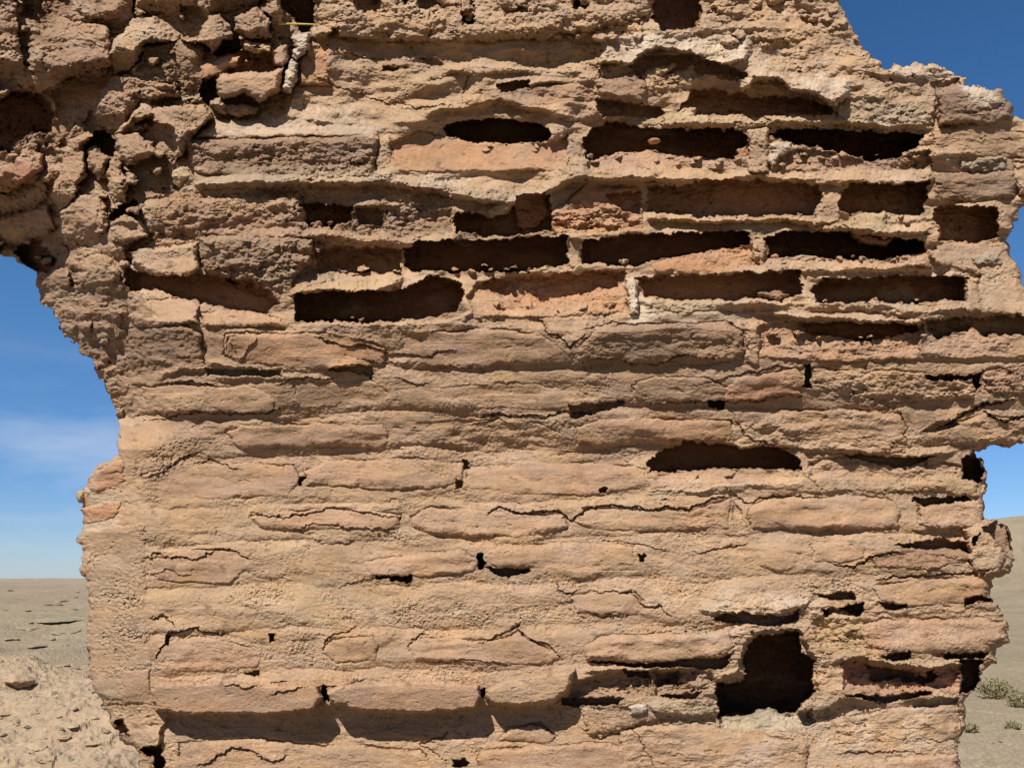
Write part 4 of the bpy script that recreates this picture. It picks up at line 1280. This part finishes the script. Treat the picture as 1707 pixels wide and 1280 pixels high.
def shrub(px, py, wpx, hpx, n, seed, label):
    rr = random.Random(seed)
    x, y, d = on_ground(px, py)
    w = wpx * d / F / 2
    h = hpx * d / F
    root = empty('steppe_shrub', (x, y, tz(x, y)))
    tag(root, label, 'shrub', 'dry shrubs on the plain at right')
    tv, tf, lv, lf = [], [], [], []

    def blade(V, Fc, p0, p1, p2, wd):
        side = (p2 - p0).cross(Vector((rr.uniform(-1, 1), rr.uniform(-1, 1), rr.uniform(-.2, .2))))
        if side.length < 1e-6:
            side = Vector((1, 0, 0))
        side = side.normalized() * wd
        b = len(V)
        V += [p0 - side, p0 + side, p1 - side * 0.9, p1 + side * 0.9, p2 - side * 0.3, p2 + side * 0.3]
        Fc += [(b, b + 1, b + 3, b + 2), (b + 2, b + 3, b + 5, b + 4)]
    for k in range(n):
        an = rr.uniform(0, 2 * math.pi)
        sp = rr.random() ** 0.6
        hh = h * (1 - 0.55 * sp * sp) * rr.uniform(0.55, 1.05)
        base = Vector((math.cos(an), math.sin(an), 0)) * w * 0.35 * sp + Vector((0, 0, -0.01))
        tip = Vector((math.cos(an) * w * sp, math.sin(an) * w * sp, hh))
        mid = (base + tip) * 0.5 + Vector((rr.uniform(-1, 1), rr.uniform(-1, 1), rr.uniform(0, 1))) * w * 0.10
        blade(tv, tf, base, mid, tip, 0.0035)
        for q in range(9):
            f = rr.uniform(0.25, 1.0)
            p = base.lerp(mid, f * 2) if f < 0.5 else mid.lerp(tip, f * 2 - 1)
            dr = Vector((rr.uniform(-1, 1), rr.uniform(-1, 1), rr.uniform(-0.1, 1.2))).normalized()
            ln = rr.uniform(0.018, 0.05) * (1 + h)
            blade(lv, lf, p, p + dr * ln * 0.5, p + dr * ln, rr.uniform(0.004, 0.008))
    for nm, V, Fc, m in (('twigs', tv, tf, M_TWIG), ('foliage', lv, lf, M_SHRUB)):
        mesh_obj(nm, np.array([list(v) for v in V]), np.array(Fc), m, root)


shrub(1662, 1166, 70, 34, 120, 1, 'grey green bushy shrub close to the right edge of the wall')
shrub(1706, 1180, 56, 26, 100, 2, 'low shrub cut off by the right edge of the photo')
shrub(1622, 1222, 26, 12, 36, 3, 'small sparse tuft below the bushy shrub')
shrub(1690, 1216, 26, 10, 50, 4, 'tiny flat tuft near the bottom right, below the low shrub')

# ------------------------------------------------------------------ light and sky
SUN_EL, SUN_AZ = math.radians(48), math.radians(26)      # azimuth to the left of straight behind the camera
to_sun = Vector((-math.sin(SUN_AZ) * math.cos(SUN_EL), -math.cos(SUN_AZ) * math.cos(SUN_EL), math.sin(SUN_EL)))
sd_ = bpy.data.lights.new("sun", 'SUN')
sd_.energy = 5.0
sd_.angle = math.radians(0.53)
sd_.color = (1.0, 0.95, 0.87)
so = bpy.data.objects.new("sun", sd_)
so.rotation_euler = (-to_sun).to_track_quat('-Z', 'Y').to_euler()
so.location = (-3, -6, 8)
col.objects.link(so)

w = bpy.data.worlds.new("World")
scene.world = w
w.use_nodes = True
nt = w.node_tree
bg = nt.nodes['Background']
N, K_ = nt.nodes.new, nt.links.new
sky = N('ShaderNodeTexSky')
sky.sky_type = 'NISHITA'
sky.sun_disc = False
sky.sun_elevation = SUN_EL
sky.sun_rotation = math.pi + SUN_AZ
sky.altitude = 1800
sky.air_density = 1.0
sky.dust_density = 0.15
sky.ozone_density = 2.6
tc = N('ShaderNodeTexCoord')
mp = N('ShaderNodeMapping')
mp.inputs['Scale'].default_value = (2.2, 2.2, 9.0)
mp.inputs['Location'].default_value = (0.3, 0.2, 0.1)
K_(tc.outputs['Generated'], mp.inputs['Vector'])
cn = N('ShaderNodeTexNoise')
cn.inputs['Scale'].default_value = 1.6
cn.inputs['Detail'].default_value = 7
cn.inputs['Roughness'].default_value = 0.55
K_(mp.outputs['Vector'], cn.inputs['Vector'])
cr_ = N('ShaderNodeMapRange')
cr_.inputs['From Min'].default_value = 0.43
cr_.inputs['From Max'].default_value = 0.70
cr_.inputs['To Max'].default_value = 0.5
K_(cn.outputs['Fac'], cr_.inputs['Value'])
sx = N('ShaderNodeSeparateXYZ')
K_(tc.outputs['Generated'], sx.inputs['Vector'])
lowm = N('ShaderNodeMapRange')
lowm.inputs['From Min'].default_value = 0.26
lowm.inputs['From Max'].default_value = 0.12
K_(sx.outputs['Z'], lowm.inputs['Value'])
lfm = N('ShaderNodeMapRange')
lfm.inputs['From Min'].default_value = 0.0
lfm.inputs['From Max'].default_value = -0.4
K_(sx.outputs['X'], lfm.inputs['Value'])
m1 = N('ShaderNodeMath')
m1.operation = 'MULTIPLY'
K_(cr_.outputs['Result'], m1.inputs[0])
K_(lowm.outputs['Result'], m1.inputs[1])
m2 = N('ShaderNodeMath')
m2.operation = 'MULTIPLY'
K_(m1.outputs['Value'], m2.inputs[0])
K_(lfm.outputs['Result'], m2.inputs[1])
mxw = N('ShaderNodeMix')
mxw.data_type = 'RGBA'
K_(m2.outputs['Value'], mxw.inputs['Factor'])
hs = N('ShaderNodeHueSaturation')
hs.inputs['Saturation'].default_value = 1.24
K_(sky.outputs['Color'], hs.inputs['Color'])
K_(hs.outputs['Color'], mxw.inputs['A'])
mxw.inputs['B'].default_value = (7.8, 8.0, 8.0, 1)
hz = N('ShaderNodeMapRange')
hz.inputs['From Min'].default_value = 0.0
hz.inputs['From Max'].default_value = 0.30
hz.inputs['To Min'].default_value = 1.0
hz.inputs['To Max'].default_value = 0.0
K_(sx.outputs['Z'], hz.inputs['Value'])
mh = N('ShaderNodeMix')
mh.data_type = 'RGBA'
mh.blend_type = 'MULTIPLY'
K_(hz.outputs['Result'], mh.inputs['Factor'])
K_(mxw.outputs['Result'], mh.inputs['A'])
mh.inputs['B'].default_value = (0.50, 0.58, 0.78, 1)
bh = N('ShaderNodeMapRange')                      # sky behind the camera dimmed to cut fill light in the shadows
bh.inputs['From Min'].default_value = 0.15
bh.inputs['From Max'].default_value = -0.35
bh.inputs['To Min'].default_value = 1.0
bh.inputs['To Max'].default_value = 0.38
K_(sx.outputs['Y'], bh.inputs['Value'])
mb_ = N('ShaderNodeMix')
mb_.data_type = 'RGBA'
mb_.blend_type = 'MULTIPLY'
mb_.inputs['Factor'].default_value = 1
K_(mh.outputs['Result'], mb_.inputs['A'])
K_(bh.outputs['Result'], mb_.inputs['B'])
K_(mb_.outputs['Result'], bg.inputs['Color'])
bg.inputs['Strength'].default_value = 0.1

scene.view_settings.view_transform = 'Standard'
scene.view_settings.look = 'None'
scene.view_settings.exposure = 0.30
scene.view_settings.gamma = 1.0
